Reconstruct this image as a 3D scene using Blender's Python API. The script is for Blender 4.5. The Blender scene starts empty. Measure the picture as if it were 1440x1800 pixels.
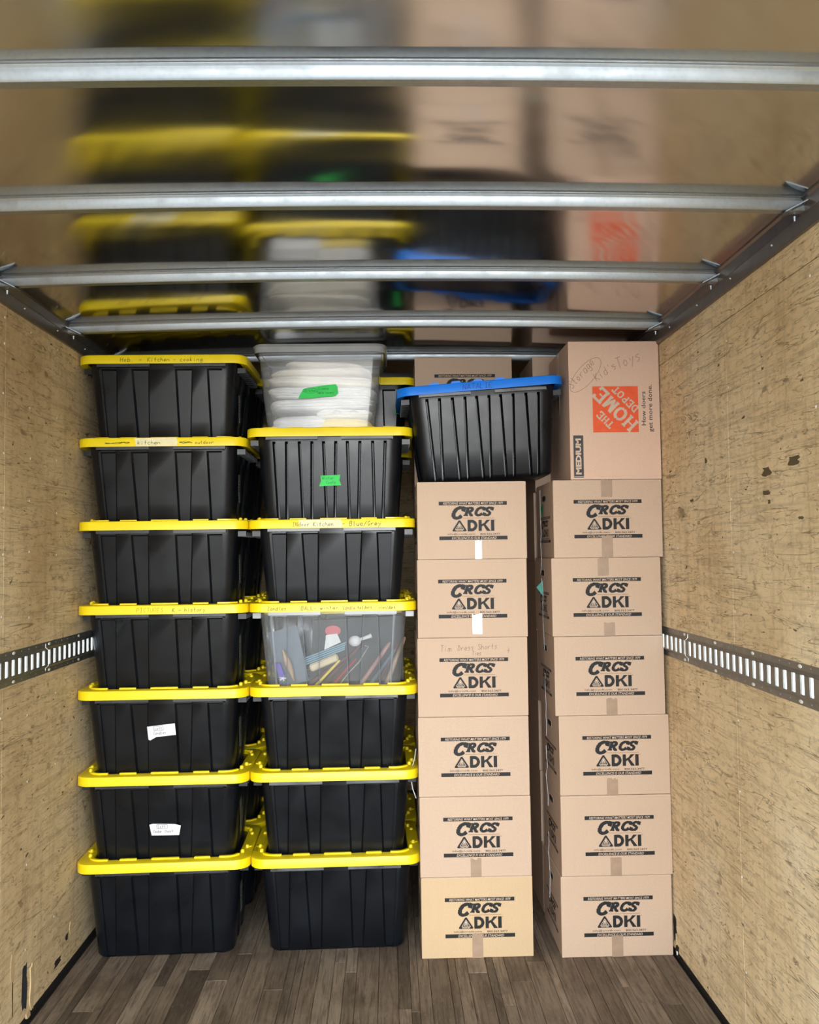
import bpy, bmesh, math, random
from mathutils import Vector, Matrix, Euler
random.seed(7)
scene = bpy.context.scene
COL = scene.collection
PI = math.pi

# ------------------------------------------------------------------ camera
cam_data = bpy.data.cameras.new('camera')
cam = bpy.data.objects.new('camera', cam_data)
COL.objects.link(cam)
scene.camera = cam
cam_data.sensor_fit = 'HORIZONTAL'
cam_data.sensor_width = 36.0
cam_data.lens = 36.0 * 1500 / 1440
cam_data.clip_start = 0.05
PITCH, YAW, ROLL = 0.0469, 0.0255, -0.0126
_f = Vector((math.sin(YAW) * math.cos(PITCH), math.cos(YAW) * math.cos(PITCH), math.sin(PITCH)))
_r = Vector((math.cos(YAW), -math.sin(YAW), 0))
_u = _r.cross(_f)
_r2 = math.cos(ROLL) * _r + math.sin(ROLL) * _u
_u2 = -math.sin(ROLL) * _r + math.cos(ROLL) * _u
m3 = Matrix((_r2, _u2, -_f)).transposed()
cam.matrix_world = Matrix.Translation((0, 0, 1.62)) @ m3.to_4x4()

# ------------------------------------------------------------------ world (overcast daylight)
world = bpy.data.worlds.new('daylight')
scene.world = world
world.use_nodes = True
nt = world.node_tree
nt.nodes.clear()
wo = nt.nodes.new('ShaderNodeOutputWorld')
bg = nt.nodes.new('ShaderNodeBackground')
tc = nt.nodes.new('ShaderNodeTexCoord')
sp = nt.nodes.new('ShaderNodeSeparateXYZ')
rp = nt.nodes.new('ShaderNodeValToRGB')
rp.color_ramp.elements[0].position = 0.45
rp.color_ramp.elements[0].color = (0.50, 0.52, 0.53, 1)
rp.color_ramp.elements[1].position = 0.62
rp.color_ramp.elements[1].color = (0.84, 0.93, 1.0, 1)
mp = nt.nodes.new('ShaderNodeMapRange')
mp.inputs[1].default_value = -1
mp.inputs[2].default_value = 1
nt.links.new(tc.outputs['Generated'], sp.inputs[0])
nt.links.new(sp.outputs['Z'], mp.inputs[0])
nt.links.new(mp.outputs[0], rp.inputs[0])
nt.links.new(rp.outputs[0], bg.inputs[0])
bg.inputs[1].default_value = 2.9
nt.links.new(bg.outputs[0], wo.inputs[0])
sun_data = bpy.data.lights.new('frontal_fill', 'SUN')  # sun lamp added as low frontal fill from behind the camera
sun_data.energy = 0.75
sun_data.angle = math.radians(24)
sun_data.color = (1.0, 0.985, 0.96)
sun = bpy.data.objects.new('frontal_fill', sun_data)
COL.objects.link(sun)
sun.rotation_euler = (math.radians(90 - 3), 0, math.radians(3))
scene.view_settings.view_transform = 'Standard'
scene.view_settings.look = 'None'
scene.view_settings.gamma = 1
scene.view_settings.exposure = 1.38
scene.view_settings.use_curve_mapping = False

# ------------------------------------------------------------------ material helpers
def srgb(r, g, b):
    def c(v):
        v /= 255.0
        return v / 12.92 if v <= 0.04045 else ((v + 0.055) / 1.055) ** 2.4
    return (c(r), c(g), c(b), 1)

class NM:
    """tiny node-material builder"""
    def __init__(s, name):
        s.m = bpy.data.materials.new(name)
        s.m.use_nodes = True
        s.t = s.m.node_tree
        s.b = s.t.nodes['Principled BSDF']
        s.pos = None
    def n(s, typ, **kw):
        nd = s.t.nodes.new(typ)
        for k, v in kw.items():
            setattr(nd, k, v)
        return nd
    def l(s, a, b):
        s.t.links.new(a, b)
    def coord(s, scale=(1, 1, 1), world=True, rnd=False, rot=(0, 0, 0)):
        if world:
            src = s.n('ShaderNodeNewGeometry').outputs['Position']
        else:
            src = s.n('ShaderNodeTexCoord').outputs['Object']
        if rnd:
            oi = s.n('ShaderNodeObjectInfo')
            mul = s.n('ShaderNodeMath', operation='MULTIPLY')
            s.l(oi.outputs['Random'], mul.inputs[0]); mul.inputs[1].default_value = 37.0
            ad = s.n('ShaderNodeVectorMath', operation='ADD')
            s.l(src, ad.inputs[0]); s.l(mul.outputs[0], ad.inputs[1])
            src = ad.outputs[0]
        mpn = s.n('ShaderNodeMapping')
        mpn.inputs['Scale'].default_value = scale
        mpn.inputs['Rotation'].default_value = rot
        s.l(src, mpn.inputs[0])
        return mpn.outputs[0]
    def noise(s, co, scale=5, detail=4, rough=0.5, dist=0.0):
        nd = s.n('ShaderNodeTexNoise')
        nd.inputs['Scale'].default_value = scale
        nd.inputs['Detail'].default_value = detail
        nd.inputs['Roughness'].default_value = rough
        nd.inputs['Distortion'].default_value = dist
        s.l(co, nd.inputs['Vector'])
        return nd.outputs[0]
    def ramp(s, fac, stops):
        nd = s.n('ShaderNodeValToRGB')
        el = nd.color_ramp.elements
        while len(el) < len(stops):
            el.new(0.5)
        for e, (p, c) in zip(el, stops):
            e.position = p
            e.color = c if not isinstance(c, (int, float)) else (c, c, c, 1)
        s.l(fac, nd.inputs[0])
        return nd.outputs[0]
    def mix(s, fac, a, b, mode='MIX'):
        nd = s.n('ShaderNodeMix', data_type='RGBA', blend_type=mode)
        for i, v in ((0, fac), (6, a), (7, b)):
            if hasattr(v, 'is_linked') or hasattr(v, 'links'):
                s.l(v, nd.inputs[i])
            else:
                nd.inputs[i].default_value = v
        return nd.outputs[2]
    def set(s, **kw):
        names = dict(color='Base Color', rough='Roughness', metal='Metallic', spec='Specular IOR Level', alpha='Alpha',
                     coat='Coat Weight', sss='Subsurface Weight', trans='Transmission Weight', ior='IOR', aniso='Anisotropic')
        for k, v in kw.items():
            inp = s.b.inputs[names[k]]
            if hasattr(v, 'links'):
                s.l(v, inp)
            else:
                inp.default_value = v
        return s
    def bump(s, h, strength=0.3, dist=0.01):
        nd = s.n('ShaderNodeBump')
        nd.inputs['Strength'].default_value = strength
        nd.inputs['Distance'].default_value = dist
        s.l(h, nd.inputs['Height'])
        s.l(nd.outputs[0], s.b.inputs['Normal'])
        return s

def plastic(name, col, rough=0.4, var=0.06, spec=0.5, bump=0.05):
    k = NM(name)
    co = k.coord((1, 1, 1), world=False, rnd=True)
    nz = k.noise(co, 9, 4)
    dk = tuple(c * (1 - var * 2) for c in col[:3]) + (1,)
    lt = tuple(min(1, c * (1 + var)) for c in col[:3]) + (1,)
    k.set(color=k.ramp(nz, [(0.3, dk), (0.7, lt)]), spec=spec)
    k.set(rough=k.ramp(nz, [(0.2, max(0, rough - 0.06)), (0.8, rough + 0.08)]))
    k.bump(k.noise(co, 500, 2), bump, 0.0005)
    return k.m

def flat(name, col, rough=0.6, metal=0.0, spec=0.4):
    k = NM(name)
    co = k.coord((1, 1, 1), world=False)
    dk = tuple(c * 0.9 for c in col[:3]) + (1,)
    k.set(color=k.ramp(k.noise(co, 30, 3), [(0.35, dk), (0.65, col)]), rough=rough, metal=metal, spec=spec)
    return k.m

def cardboard(name, col):
    k = NM(name)
    co = k.coord((1, 1, 1), world=False, rnd=True)
    fib = k.noise(k.coord((1, 1, 5), world=False, rnd=True), 130, 3)
    big = k.noise(co, 4, 3)
    vert = k.noise(k.coord((160, 160, 2), world=False, rnd=True), 1.6, 2)
    a = tuple(c * 0.88 for c in col[:3]) + (1,)
    c1 = k.ramp(fib, [(0.3, a), (0.7, col)])
    c2 = k.mix(k.ramp(big, [(0.35, 0.0), (0.75, 0.22)]), c1, tuple(c * 0.9 for c in col[:3]) + (1,))
    c3 = k.mix(k.ramp(vert, [(0.45, 0.0), (0.7, 0.14)]), c2, tuple(c * 0.8 for c in col[:3]) + (1,))
    oi = k.n('ShaderNodeObjectInfo')
    c4 = k.mix(k.ramp(oi.outputs['Random'], [(0.0, 0.0), (1.0, 0.14)]), c3, srgb(198, 164, 132))
    k.set(color=c4, rough=0.85, spec=0.15)
    k.bump(vert, 0.08, 0.002)
    return k.m

def galvanised(name, col=(0.40, 0.435, 0.46, 1), rough=0.36):
    k = NM(name)
    v = k.n('ShaderNodeTexVoronoi')
    v.inputs['Scale'].default_value = 90
    k.l(k.coord((1, 1, 1)), v.inputs['Vector'])
    nz = k.noise(k.coord((1, 1, 1)), 25, 4)
    c = k.ramp(v.outputs['Distance'], [(0.0, tuple(x * 0.9 for x in col[:3]) + (1,)), (0.6, col)])
    k.set(color=c, metal=0.9, rough=k.ramp(nz, [(0.3, rough - 0.06), (0.7, rough + 0.1)]))
    return k.m

def clear_plastic(name, tint, dens):
    k = NM(name)
    t = k.n('ShaderNodeBsdfTransparent'); t.inputs[0].default_value = (0.96, 0.975, 0.985, 1)
    d = k.n('ShaderNodeBsdfDiffuse'); d.inputs[0].default_value = tint
    tl = k.n('ShaderNodeBsdfTranslucent'); tl.inputs[0].default_value = tint
    g = k.n('ShaderNodeBsdfGlossy'); g.inputs['Roughness'].default_value = 0.14
    m1 = k.n('ShaderNodeMixShader'); m1.inputs[0].default_value = 0.5
    k.l(d.outputs[0], m1.inputs[1]); k.l(tl.outputs[0], m1.inputs[2])
    m2 = k.n('ShaderNodeMixShader')
    nz = k.ramp(k.noise(k.coord((1, 1, 1), world=False), 6, 3), [(0.2, dens * 0.8), (0.8, dens * 1.2)])
    k.l(nz, m2.inputs[0]); k.l(t.outputs[0], m2.inputs[1]); k.l(m1.outputs[0], m2.inputs[2])
    fr = k.n('ShaderNodeFresnel'); fr.inputs[0].default_value = 1.45
    m3_ = k.n('ShaderNodeMixShader')
    k.l(fr.outputs[0], m3_.inputs[0]); k.l(m2.outputs[0], m3_.inputs[1]); k.l(g.outputs[0], m3_.inputs[2])
    k.l(m3_.outputs[0], k.t.nodes['Material Output'].inputs[0])
    return k.m

M = {}
M['yellow'] = plastic('yellow_lid_plastic', srgb(252, 224, 22), 0.38, 0.03)
M['blue'] = plastic('blue_lid_plastic', srgb(10, 128, 245), 0.4, 0.03)
M['black'] = plastic('black_tote_plastic', (0.0042, 0.0058, 0.0088, 1), 0.30, 0.15, 0.38, 0.1)
M['latch'] = plastic('smoky_rim_plastic', srgb(92, 96, 98), 0.3, 0.3, 0.6)
M['latch_dark'] = plastic('dark_rim_plastic', srgb(48, 51, 54), 0.35, 0.25, 0.6)
M['grip'] = plastic('dark_grip_plastic', srgb(30, 31, 33), 0.35, 0.2, 0.5)
M['clear'] = clear_plastic('clear_tote_plastic', (0.78, 0.83, 0.88, 1), 0.24)
M['clear_bin'] = clear_plastic('clear_bin_plastic', (0.84, 0.87, 0.91, 1), 0.24)
M['clear_rib'] = clear_plastic('clear_rib_plastic', (0.38, 0.42, 0.48, 1), 0.6)
M['clear_rim'] = clear_plastic('clear_rim_plastic', (0.72, 0.74, 0.77, 1), 0.75)
M['card'] = cardboard('cardboard', srgb(207, 181, 159))
M['card_pink'] = cardboard('smooth_cardboard', srgb(232, 198, 176))
M['card_gold'] = cardboard('golden_cardboard', srgb(210, 182, 146))
M['ink'] = flat('black_print_ink', srgb(26, 26, 28), 0.6)
M['ink_line'] = flat('brown_print_ink', srgb(150, 115, 70), 0.6)
M['paper_tan'] = flat('unprinted_cardboard', srgb(216, 194, 174), 0.85, spec=0.15)
M['orange'] = flat('orange_print_ink', srgb(245, 96, 50), 0.6)
M['ink_grey'] = flat('grey_print_ink', srgb(72, 70, 70), 0.6)
M['pen'] = flat('pen_ink', srgb(96, 72, 54), 0.6)
M['marker'] = flat('marker_ink', srgb(52, 46, 16), 0.5)
M['marker_faint'] = flat('faded_marker_ink', srgb(176, 152, 40), 0.5)
M['marker_blue'] = flat('blue_marker_ink', srgb(12, 62, 160), 0.5)
M['marker_green'] = flat('green_marker_ink', srgb(10, 96, 50), 0.5)
M['tape'] = flat('brown_packing_tape', srgb(172, 146, 124), 0.22, spec=0.6)
M['tape_white'] = flat('shiny_clear_tape', srgb(186, 180, 178), 0.2, spec=0.7)
M['tape_green'] = flat('green_masking_tape', srgb(60, 214, 98), 0.6)
M['tape_paper'] = flat('white_masking_tape', srgb(238, 240, 245), 0.7)
M['tape_cream'] = flat('cream_masking_tape', srgb(250, 240, 190), 0.7)
M['sticker'] = flat('grey_product_sticker', srgb(120, 122, 122), 0.5)
M['rail_metal'] = galvanised('worn_rail_steel', (0.30, 0.30, 0.285, 1), 0.45)
M['galv'] = galvanised('galvanised_steel')
M['screw_and_leak_white'] = flat('white_screw_and_light_leak', srgb(250, 250, 245), 0.4)  # white of screw heads; also paints daylight leaking through rail holes
M['cord'] = flat('white_cord', srgb(215, 222, 225), 0.5)
M['stain'] = flat('rubbed_stain', srgb(104, 88, 62), 0.8)
M['teal'] = flat('teal_tape_flag', srgb(120, 210, 190), 0.6)
M['green_flag'] = flat('dark_green_tape_flag', srgb(30, 140, 90), 0.6)
M['splinter'] = flat('raw_splintered_wood', srgb(205, 178, 136), 0.85)
M['dark_plate'] = flat('dark_scuff_metal', srgb(52, 50, 48), 0.5, 0.3)
M['steel_blue'] = flat('exposed_steel', srgb(62, 66, 78), 0.45, 0.4)
M['hole'] = flat('hole_shade_and_scuff', srgb(36, 26, 20), 0.9)  # dark tone paints shade inside holes and gouges, also colours black scuffs

def make_roof_mat():
    k = NM('bare_aluminium_roof_sheet')
    co = k.coord((1, 1, 1))
    scr = k.ramp(k.noise(k.coord((60, 1.2, 1)), 3, 2), [(0.47, 0.0), (0.75, 0.25)])
    nz = k.noise(k.coord((0.6, 3.0, 1)), 2.2, 2)
    c = k.ramp(k.noise(co, 1.5, 3), [(0.3, (0.56, 0.555, 0.55, 1)), (0.7, (0.66, 0.655, 0.65, 1))])
    k.set(color=c, metal=1.0, rough=k.ramp(nz, [(0.3, 0.09), (0.7, 0.125)]))
    k.bump(k.noise(k.coord((0.8, 2.2, 1)), 1.6, 1.2), 0.22, 0.02)
    k.set(aniso=0.97)
    cx = k.n('ShaderNodeCombineXYZ'); cx.inputs[0].default_value = 1.0
    k.l(cx.outputs[0], k.b.inputs['Tangent'])
    return k.m
M['roof'] = make_roof_mat()

def make_ply_mat(name, base, dark, light):
    k = NM(name)
    big = k.noise(k.coord((1, 0.9, 0.8)), 1.7, 4, 0.55)
    c = k.ramp(big, [(0.28, dark), (0.5, base), (0.75, light)])
    # long wavy grain running the length of the truck
    g = k.noise(k.coord((1, 1.1, 16)), 2.3, 6, 0.62, 1.1)
    c = k.mix(k.ramp(g, [(0.38, 0.30), (0.50, 0.0), (0.75, 0.0)]), c, tuple(x * 0.5 for x in dark[:3]) + (1,))
    line = k.noise(k.coord((1, 0.7, 9)), 2.0, 3, 0.5, 2.2)
    c = k.mix(k.ramp(line, [(0.487, 0.0), (0.499, 0.75), (0.511, 0.0)]), c, srgb(88, 64, 38))
    line2 = k.noise(k.coord((1, 1.0, 4.5), rot=(0.15, 0, 0)), 3.1, 2, 0.5, 1.2)
    c = k.mix(k.ramp(line2, [(0.492, 0.0), (0.4985, 0.5), (0.505, 0.0)]), c, srgb(96, 70, 42))
    # fine mottled wear
    f = k.noise(k.coord((1, 1, 1.6)), 24, 5, 0.72, 0.6)
    c = k.mix(k.ramp(f, [(0.36, 0.30), (0.5, 0.0), (0.62, 0.0)]), c, srgb(122, 94, 62))
    c = k.mix(k.ramp(f, [(0.54, 0.0), (0.72, 0.38)]), c, srgb(214, 192, 152))
    # dark knocks and stains
    s1 = k.noise(k.coord((1, 1.0, 2.2)), 7.5, 3, 0.6, 0.3)
    c = k.mix(k.ramp(s1, [(0.66, 0.0), (0.72, 0.55)]), c, srgb(94, 68, 36))
    s2 = k.noise(k.coord((1, 1.4, 3.2)), 15, 2, 0.5, 0.2)
    c = k.mix(k.ramp(s2, [(0.71, 0.0), (0.745, 0.85)]), c, srgb(60, 44, 26))
    # faint upright scuffs
    v = k.noise(k.coord((1, 15, 0.9)), 1.7, 3, 0.6, 0.4)
    c = k.mix(k.ramp(v, [(0.5, 0.0), (0.72, 0.2)]), c, srgb(120, 90, 58))
    k.set(color=c, rough=0.72, spec=0.25)
    k.bump(f, 0.35, 0.002)
    return k.m
M['ply_right'] = make_ply_mat('worn_plywood', srgb(240, 216, 174), srgb(218, 190, 146), srgb(250, 234, 202))
M['ply_left'] = make_ply_mat('weathered_plywood', srgb(226, 202, 160), srgb(196, 168, 126), srgb(240, 220, 184))

def make_floor_mat():
    k = NM('laminated_hardwood_strip')
    oi = k.n('ShaderNodeObjectInfo')
    c = k.ramp(oi.outputs['Random'], [(0.0, srgb(92, 82, 71)), (0.3, srgb(142, 127, 111)), (0.55, srgb(112, 98, 85)), (0.8, srgb(162, 146, 129)), (1.0, srgb(104, 92, 80))])
    g = k.noise(k.coord((14, 1.0, 1), rnd=True), 6, 5, 0.65, 0.5)
    c = k.mix(k.ramp(g, [(0.35, 0.6), (0.55, 0.0)]), c, srgb(52, 40, 32))
    w = k.noise(k.coord((1.2, 0.8, 1)), 5, 5, 0.65)
    c = k.mix(k.ramp(w, [(0.35, 0.5), (0.55, 0.0)]), c, srgb(66, 54, 46))
    c = k.mix(k.ramp(k.noise(k.coord((3, 1, 1)), 20, 4, 0.7), [(0.55, 0.0), (0.75, 0.35)]), c, srgb(160, 142, 124))
    sc = k.noise(k.coord((40, 1, 1), rot=(0, 0, 0.4)), 1.4, 2, 0.5)
    c = k.mix(k.ramp(sc, [(0.69, 0.0), (0.73, 0.4)]), c, srgb(176, 156, 136))
    k.set(color=c, rough=k.ramp(w, [(0.3, 0.5), (0.7, 0.7)]), spec=0.3)
    k.bump(g, 0.3, 0.002)
    return k.m
M['floor'] = make_floor_mat()
M['subfloor'] = flat('dark_joint_filler', srgb(38, 30, 26), 0.9)

def make_skin_mat():
    k = NM('translucent_fibreglass_skin')
    t = k.n('ShaderNodeBsdfTranslucent')
    nz = k.ramp(k.noise(k.coord((1, 1, 1)), 5, 2), [(0.3, (0.86, 0.88, 0.88, 1)), (0.7, (0.93, 0.94, 0.94, 1))])
    k.l(nz, t.inputs[0])
    d = k.n('ShaderNodeBsdfDiffuse'); k.l(nz, d.inputs[0])
    m = k.n('ShaderNodeMixShader'); m.inputs[0].default_value = 0.8
    k.l(d.outputs[0], m.inputs[1]); k.l(t.outputs[0], m.inputs[2])
    k.l(m.outputs[0], k.t.nodes['Material Output'].inputs[0])
    return k.m
M['skin'] = make_skin_mat()
M['concrete'] = flat('yard_asphalt', srgb(120, 119, 117), 0.9)
M['candle_yellow'] = flat('yellow_wax', srgb(240, 220, 90), 0.4)
M['candle_red'] = flat('dark_red_wax', srgb(178, 54, 62), 0.4)
M['candle_brown'] = flat('plum_wax', srgb(104, 64, 70), 0.4)
M['candle_tan'] = flat('tan_wax', srgb(206, 172, 140), 0.4)
M['candle_rose'] = flat('dusty_rose_wax', srgb(178, 138, 134), 0.4)
M['candle_grey'] = flat('slate_wax', srgb(96, 116, 134), 0.4)
M['purple'] = flat('purple_wrapper', srgb(98, 70, 190), 0.45)
M['cream'] = flat('cream_cloth', srgb(240, 222, 190), 0.8)
M['pink'] = flat('pink_card', srgb(228, 110, 120), 0.6)
M['white'] = flat('white_card', srgb(245, 245, 245), 0.6)
M['slate'] = flat('slate_folder', srgb(116, 128, 142), 0.5)
M['dim_box'] = flat('dim_grey_card', srgb(70, 72, 76), 0.6)
M['bagblue'] = flat('blue_zip_bag', srgb(120, 170, 190), 0.3)

def cloth_mat(name, col):
    k = NM(name)
    co = k.coord((1, 1, 1), world=False, rnd=True)
    f = k.noise(k.coord((2, 2, 14), world=False, rnd=True), 6, 3, 0.5, 0.8)
    k.set(color=k.ramp(f, [(0.3, tuple(c * 0.8 for c in col[:3]) + (1,)), (0.6, col)]), rough=0.9, spec=0.1)
    k.bump(f, 0.6, 0.012)
    return k.m
M['linen'] = cloth_mat('white_linen', srgb(236, 234, 232))
M['linen_cream'] = cloth_mat('cream_linen', srgb(236, 226, 208))
M['linen_yellow'] = cloth_mat('yellow_linen', srgb(250, 222, 96))

# ------------------------------------------------------------------ mesh helpers
class MB:
    def __init__(s):
        s.v = []; s.f = []; s.mi = []
    def add(s, verts, faces, mat=0):
        o = len(s.v)
        s.v += [tuple(p) for p in verts]
        s.f += [tuple(i + o for i in f) for f in faces]
        s.mi += [mat] * len(faces)
    def box(s, x0, x1, y0, y1, z0, z1, mat=0):
        v = [(x0, y0, z0), (x1, y0, z0), (x1, y1, z0), (x0, y1, z0), (x0, y0, z1), (x1, y0, z1), (x1, y1, z1), (x0, y1, z1)]
        s.add(v, [(0, 3, 2, 1), (4, 5, 6, 7), (0, 1, 5, 4), (1, 2, 6, 5), (2, 3, 7, 6), (3, 0, 4, 7)], mat)
    def loft(s, rings, cap0=True, cap1=True, mat=0, closed=True):
        n = len(rings[0]); o = len(s.v)
        fs = []
        for r in rings:
            s.v += [tuple(p) for p in r]
        for i in range(len(rings) - 1):
            for j in range(n if closed else n - 1):
                k = (j + 1) % n
                fs.append((o + i * n + j, o + i * n + k, o + (i + 1) * n + k, o + (i + 1) * n + j))
        if cap0: fs.append(tuple(o + j for j in reversed(range(n))))
        if cap1: fs.append(tuple(o + (len(rings) - 1) * n + j for j in range(n)))
        s.f += fs; s.mi += [mat] * len(fs)
    def tube(s, pts, r, n=8, mat=0, caps=True):
        pts = [Vector(p) for p in pts]
        rings = []
        for i, p in enumerate(pts):
            d = (pts[min(i + 1, len(pts) - 1)] - pts[max(i - 1, 0)]).normalized()
            up = Vector((0, 0, 1)) if abs(d.z) < 0.9 else Vector((0, 1, 0))
            a = d.cross(up).normalized(); b = a.cross(d)
            rr = r[i] if isinstance(r, (list, tuple)) else r
            rings.append([p + rr * (math.cos(2 * PI * k / n) * a + math.sin(2 * PI * k / n) * b) for k in range(n)])
        s.loft(rings, caps, caps, mat)
    def poly(s, pts, x=0.0, y=0.0, z=0.0, thick=0.0006, mat=0):
        """flat outline in the x/z plane, facing -y"""
        n = len(pts)
        a = [(x + p[0], y, z + p[1]) for p in pts]
        b = [(x + p[0], y + thick, z + p[1]) for p in pts]
        s.add(a + b, [tuple(range(n))] + [(i, i + n, (i + 1) % n + n, (i + 1) % n) for i in range(n)], mat)
    def mesh(s, name, mats, smooth=False, angle=35):
        me = bpy.data.meshes.new(name)
        me.from_pydata(s.v, [], s.f)
        for m in mats: me.materials.append(m)
        if any(s.mi): me.polygons.foreach_set('material_index', s.mi)
        bm = bmesh.new(); bm.from_mesh(me)
        bmesh.ops.recalc_face_normals(bm, faces=bm.faces)
        bm.to_mesh(me); bm.free()
        if smooth:
            me.shade_smooth()
            me.set_sharp_from_angle(angle=math.radians(angle))
        return me
    def build(s, name, mats, parent=None, smooth=False, angle=35, loc=(0, 0, 0), rot=(0, 0, 0)):
        if not isinstance(mats, (list, tuple)): mats = [mats]
        return link(name, s.mesh(name, mats, smooth, angle), parent, loc, rot)

def link(name, me, parent=None, loc=(0, 0, 0), rot=(0, 0, 0)):
    o = bpy.data.objects.new(name, me)
    COL.objects.link(o)
    o.location = loc; o.rotation_euler = rot
    if parent: o.parent = parent
    return o

def thing(name, label, cat, loc=(0, 0, 0), rot=(0, 0, 0), group=None):
    o = link(name, None, None, loc, rot)
    o.empty_display_size = 0.1
    return tag(o, label, cat, group)

def tag(o, label, cat, group=None):
    o['label'] = label; o['category'] = cat
    if group: o['group'] = group
    return o

def struct(o, label=None):
    o['kind'] = 'structure'
    if label: o['label'] = label; o['category'] = 'truck interior'
    return o

def rrect(a, b, r, z, n=5, cx=0, cy=0):
    pts = []
    for sx, sy, a0 in ((1, -1, -PI / 2), (1, 1, 0), (-1, 1, PI / 2), (-1, -1, PI)):
        for i in range(n + 1):
            t = a0 + PI / 2 * i / n
            pts.append((cx + sx * (a - r) + r * math.cos(t), cy + sy * (b - r) + r * math.sin(t), z))
    return pts

# ---- stroke lettering -------------------------------------------------
SK = [0]
def stroke(mb, pts, w0, mat=0, y=0.0, th=0.0005, joints=True, contrast=0.0):
    """thick polyline in x/z plane, facing -y"""
    SK[0] += 1; y = y - (SK[0] % 12) * 0.00001
    for (x0, z0), (x1, z1) in zip(pts, pts[1:]):
        d = math.hypot(x1 - x0, z1 - z0)
        if d < 1e-9: continue
        w = w0 * (1 - contrast * (1 - abs(z1 - z0) / d))
        nx, nz = -(z1 - z0) / d * w / 2, (x1 - x0) / d * w / 2
        y -= 0.000003
        mb.add([(x0 + nx, y, z0 + nz), (x0 - nx, y, z0 - nz), (x1 - nx, y, z1 - nz), (x1 + nx, y, z1 + nz)], [(0, 1, 2, 3)], mat)
    if joints:
        w = w0 * (1 - contrast * .75)
        for (x, z) in pts[1:-1]:
            mb.add([(x + w / 2 * math.cos(k * PI / 3), y - 0.00002, z + w / 2 * math.sin(k * PI / 3)) for k in range(6)], [tuple(range(6))], mat)

SLAB = {
 'C': [[(.86, .74), (.78, .90), (.52, .95), (.25, .82), (.12, .5), (.2, .18), (.48, .06), (.72, .12), (.86, .28)], [(.88, .62), (.88, 1.02)]],
 'R': [[(.24, .02), (.24, .98)], [(.0, .07), (.48, .07)], [(.0, .93), (.5, .93)], [(.3, .93), (.62, .92), (.78, .74), (.62, .54), (.3, .52)], [(.46, .52), (.78, .07), (1.0, .07)]],
 'S': [[(.82, .72), (.72, .90), (.45, .94), (.22, .82), (.26, .62), (.68, .42), (.78, .22), (.6, .07), (.32, .07), (.16, .26)], [(.86, .62), (.86, 1.0)], [(.11, .0), (.11, .38)]],
 'H': [[(.2, .0), (.2, 1.0)], [(.8, .0), (.8, 1.0)], [(.2, .5), (.8, .5)], [(.02, .05), (.38, .05)], [(.62, .05), (.98, .05)], [(.02, .95), (.38, .95)], [(.62, .95), (.98, .95)]],
 'O': [[(.5, .95), (.2, .8), (.12, .5), (.2, .2), (.5, .05)], [(.54, .95), (.82, .8), (.9, .5), (.82, .2), (.54, .05)]],
 'M': [[(.16, .0), (.16, 1.0)], [(.86, .0), (.86, 1.0)], [(.2, .95), (.5, .1), (.82, .95)], [(.0, .05), (.3, .05)], [(.7, .05), (1.0, .05)]],
 'E': [[(.22, .0), (.22, 1.0)], [(.05, .05), (.85, .05), (.88, .28)], [(.05, .95), (.85, .95), (.88, .74)], [(.3, .5), (.65, .5)]],
 'T': [[(.5, .0), (.5, 1.0)], [(.08, .74), (.12, .95), (.88, .95), (.92, .74)], [(.3, .05), (.7, .05)]],
 'D': [[(.22, .0), (.22, 1.0)], [(.05, .05), (.5, .05), (.82, .22), (.9, .5), (.82, .78), (.5, .95), (.05, .95)]],
 'P': [[(.22, .0), (.22, 1.0)], [(.05, .05), (.42, .05)], [(.05, .95), (.6, .95), (.85, .78), (.6, .5), (.3, .48)]],
}
def slab(mb, text, x, z, w, h, sw, shear=0.0, mat=0, y=0.0, gap=0.08, xf=None):
    for ch in text:
        for st in SLAB.get(ch, []):
            pts = [(x + p[0] * w + shear * p[1] * h, z + p[1] * h) for p in st]
            if xf: pts = [xf(p) for p in pts]
            thin = sw if len(st) != 2 or abs(st[0][0] - st[1][0]) < .05 else sw * .55
            stroke(mb, pts, thin, mat, y, contrast=.3)
        x += w * (1 + gap)

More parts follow.
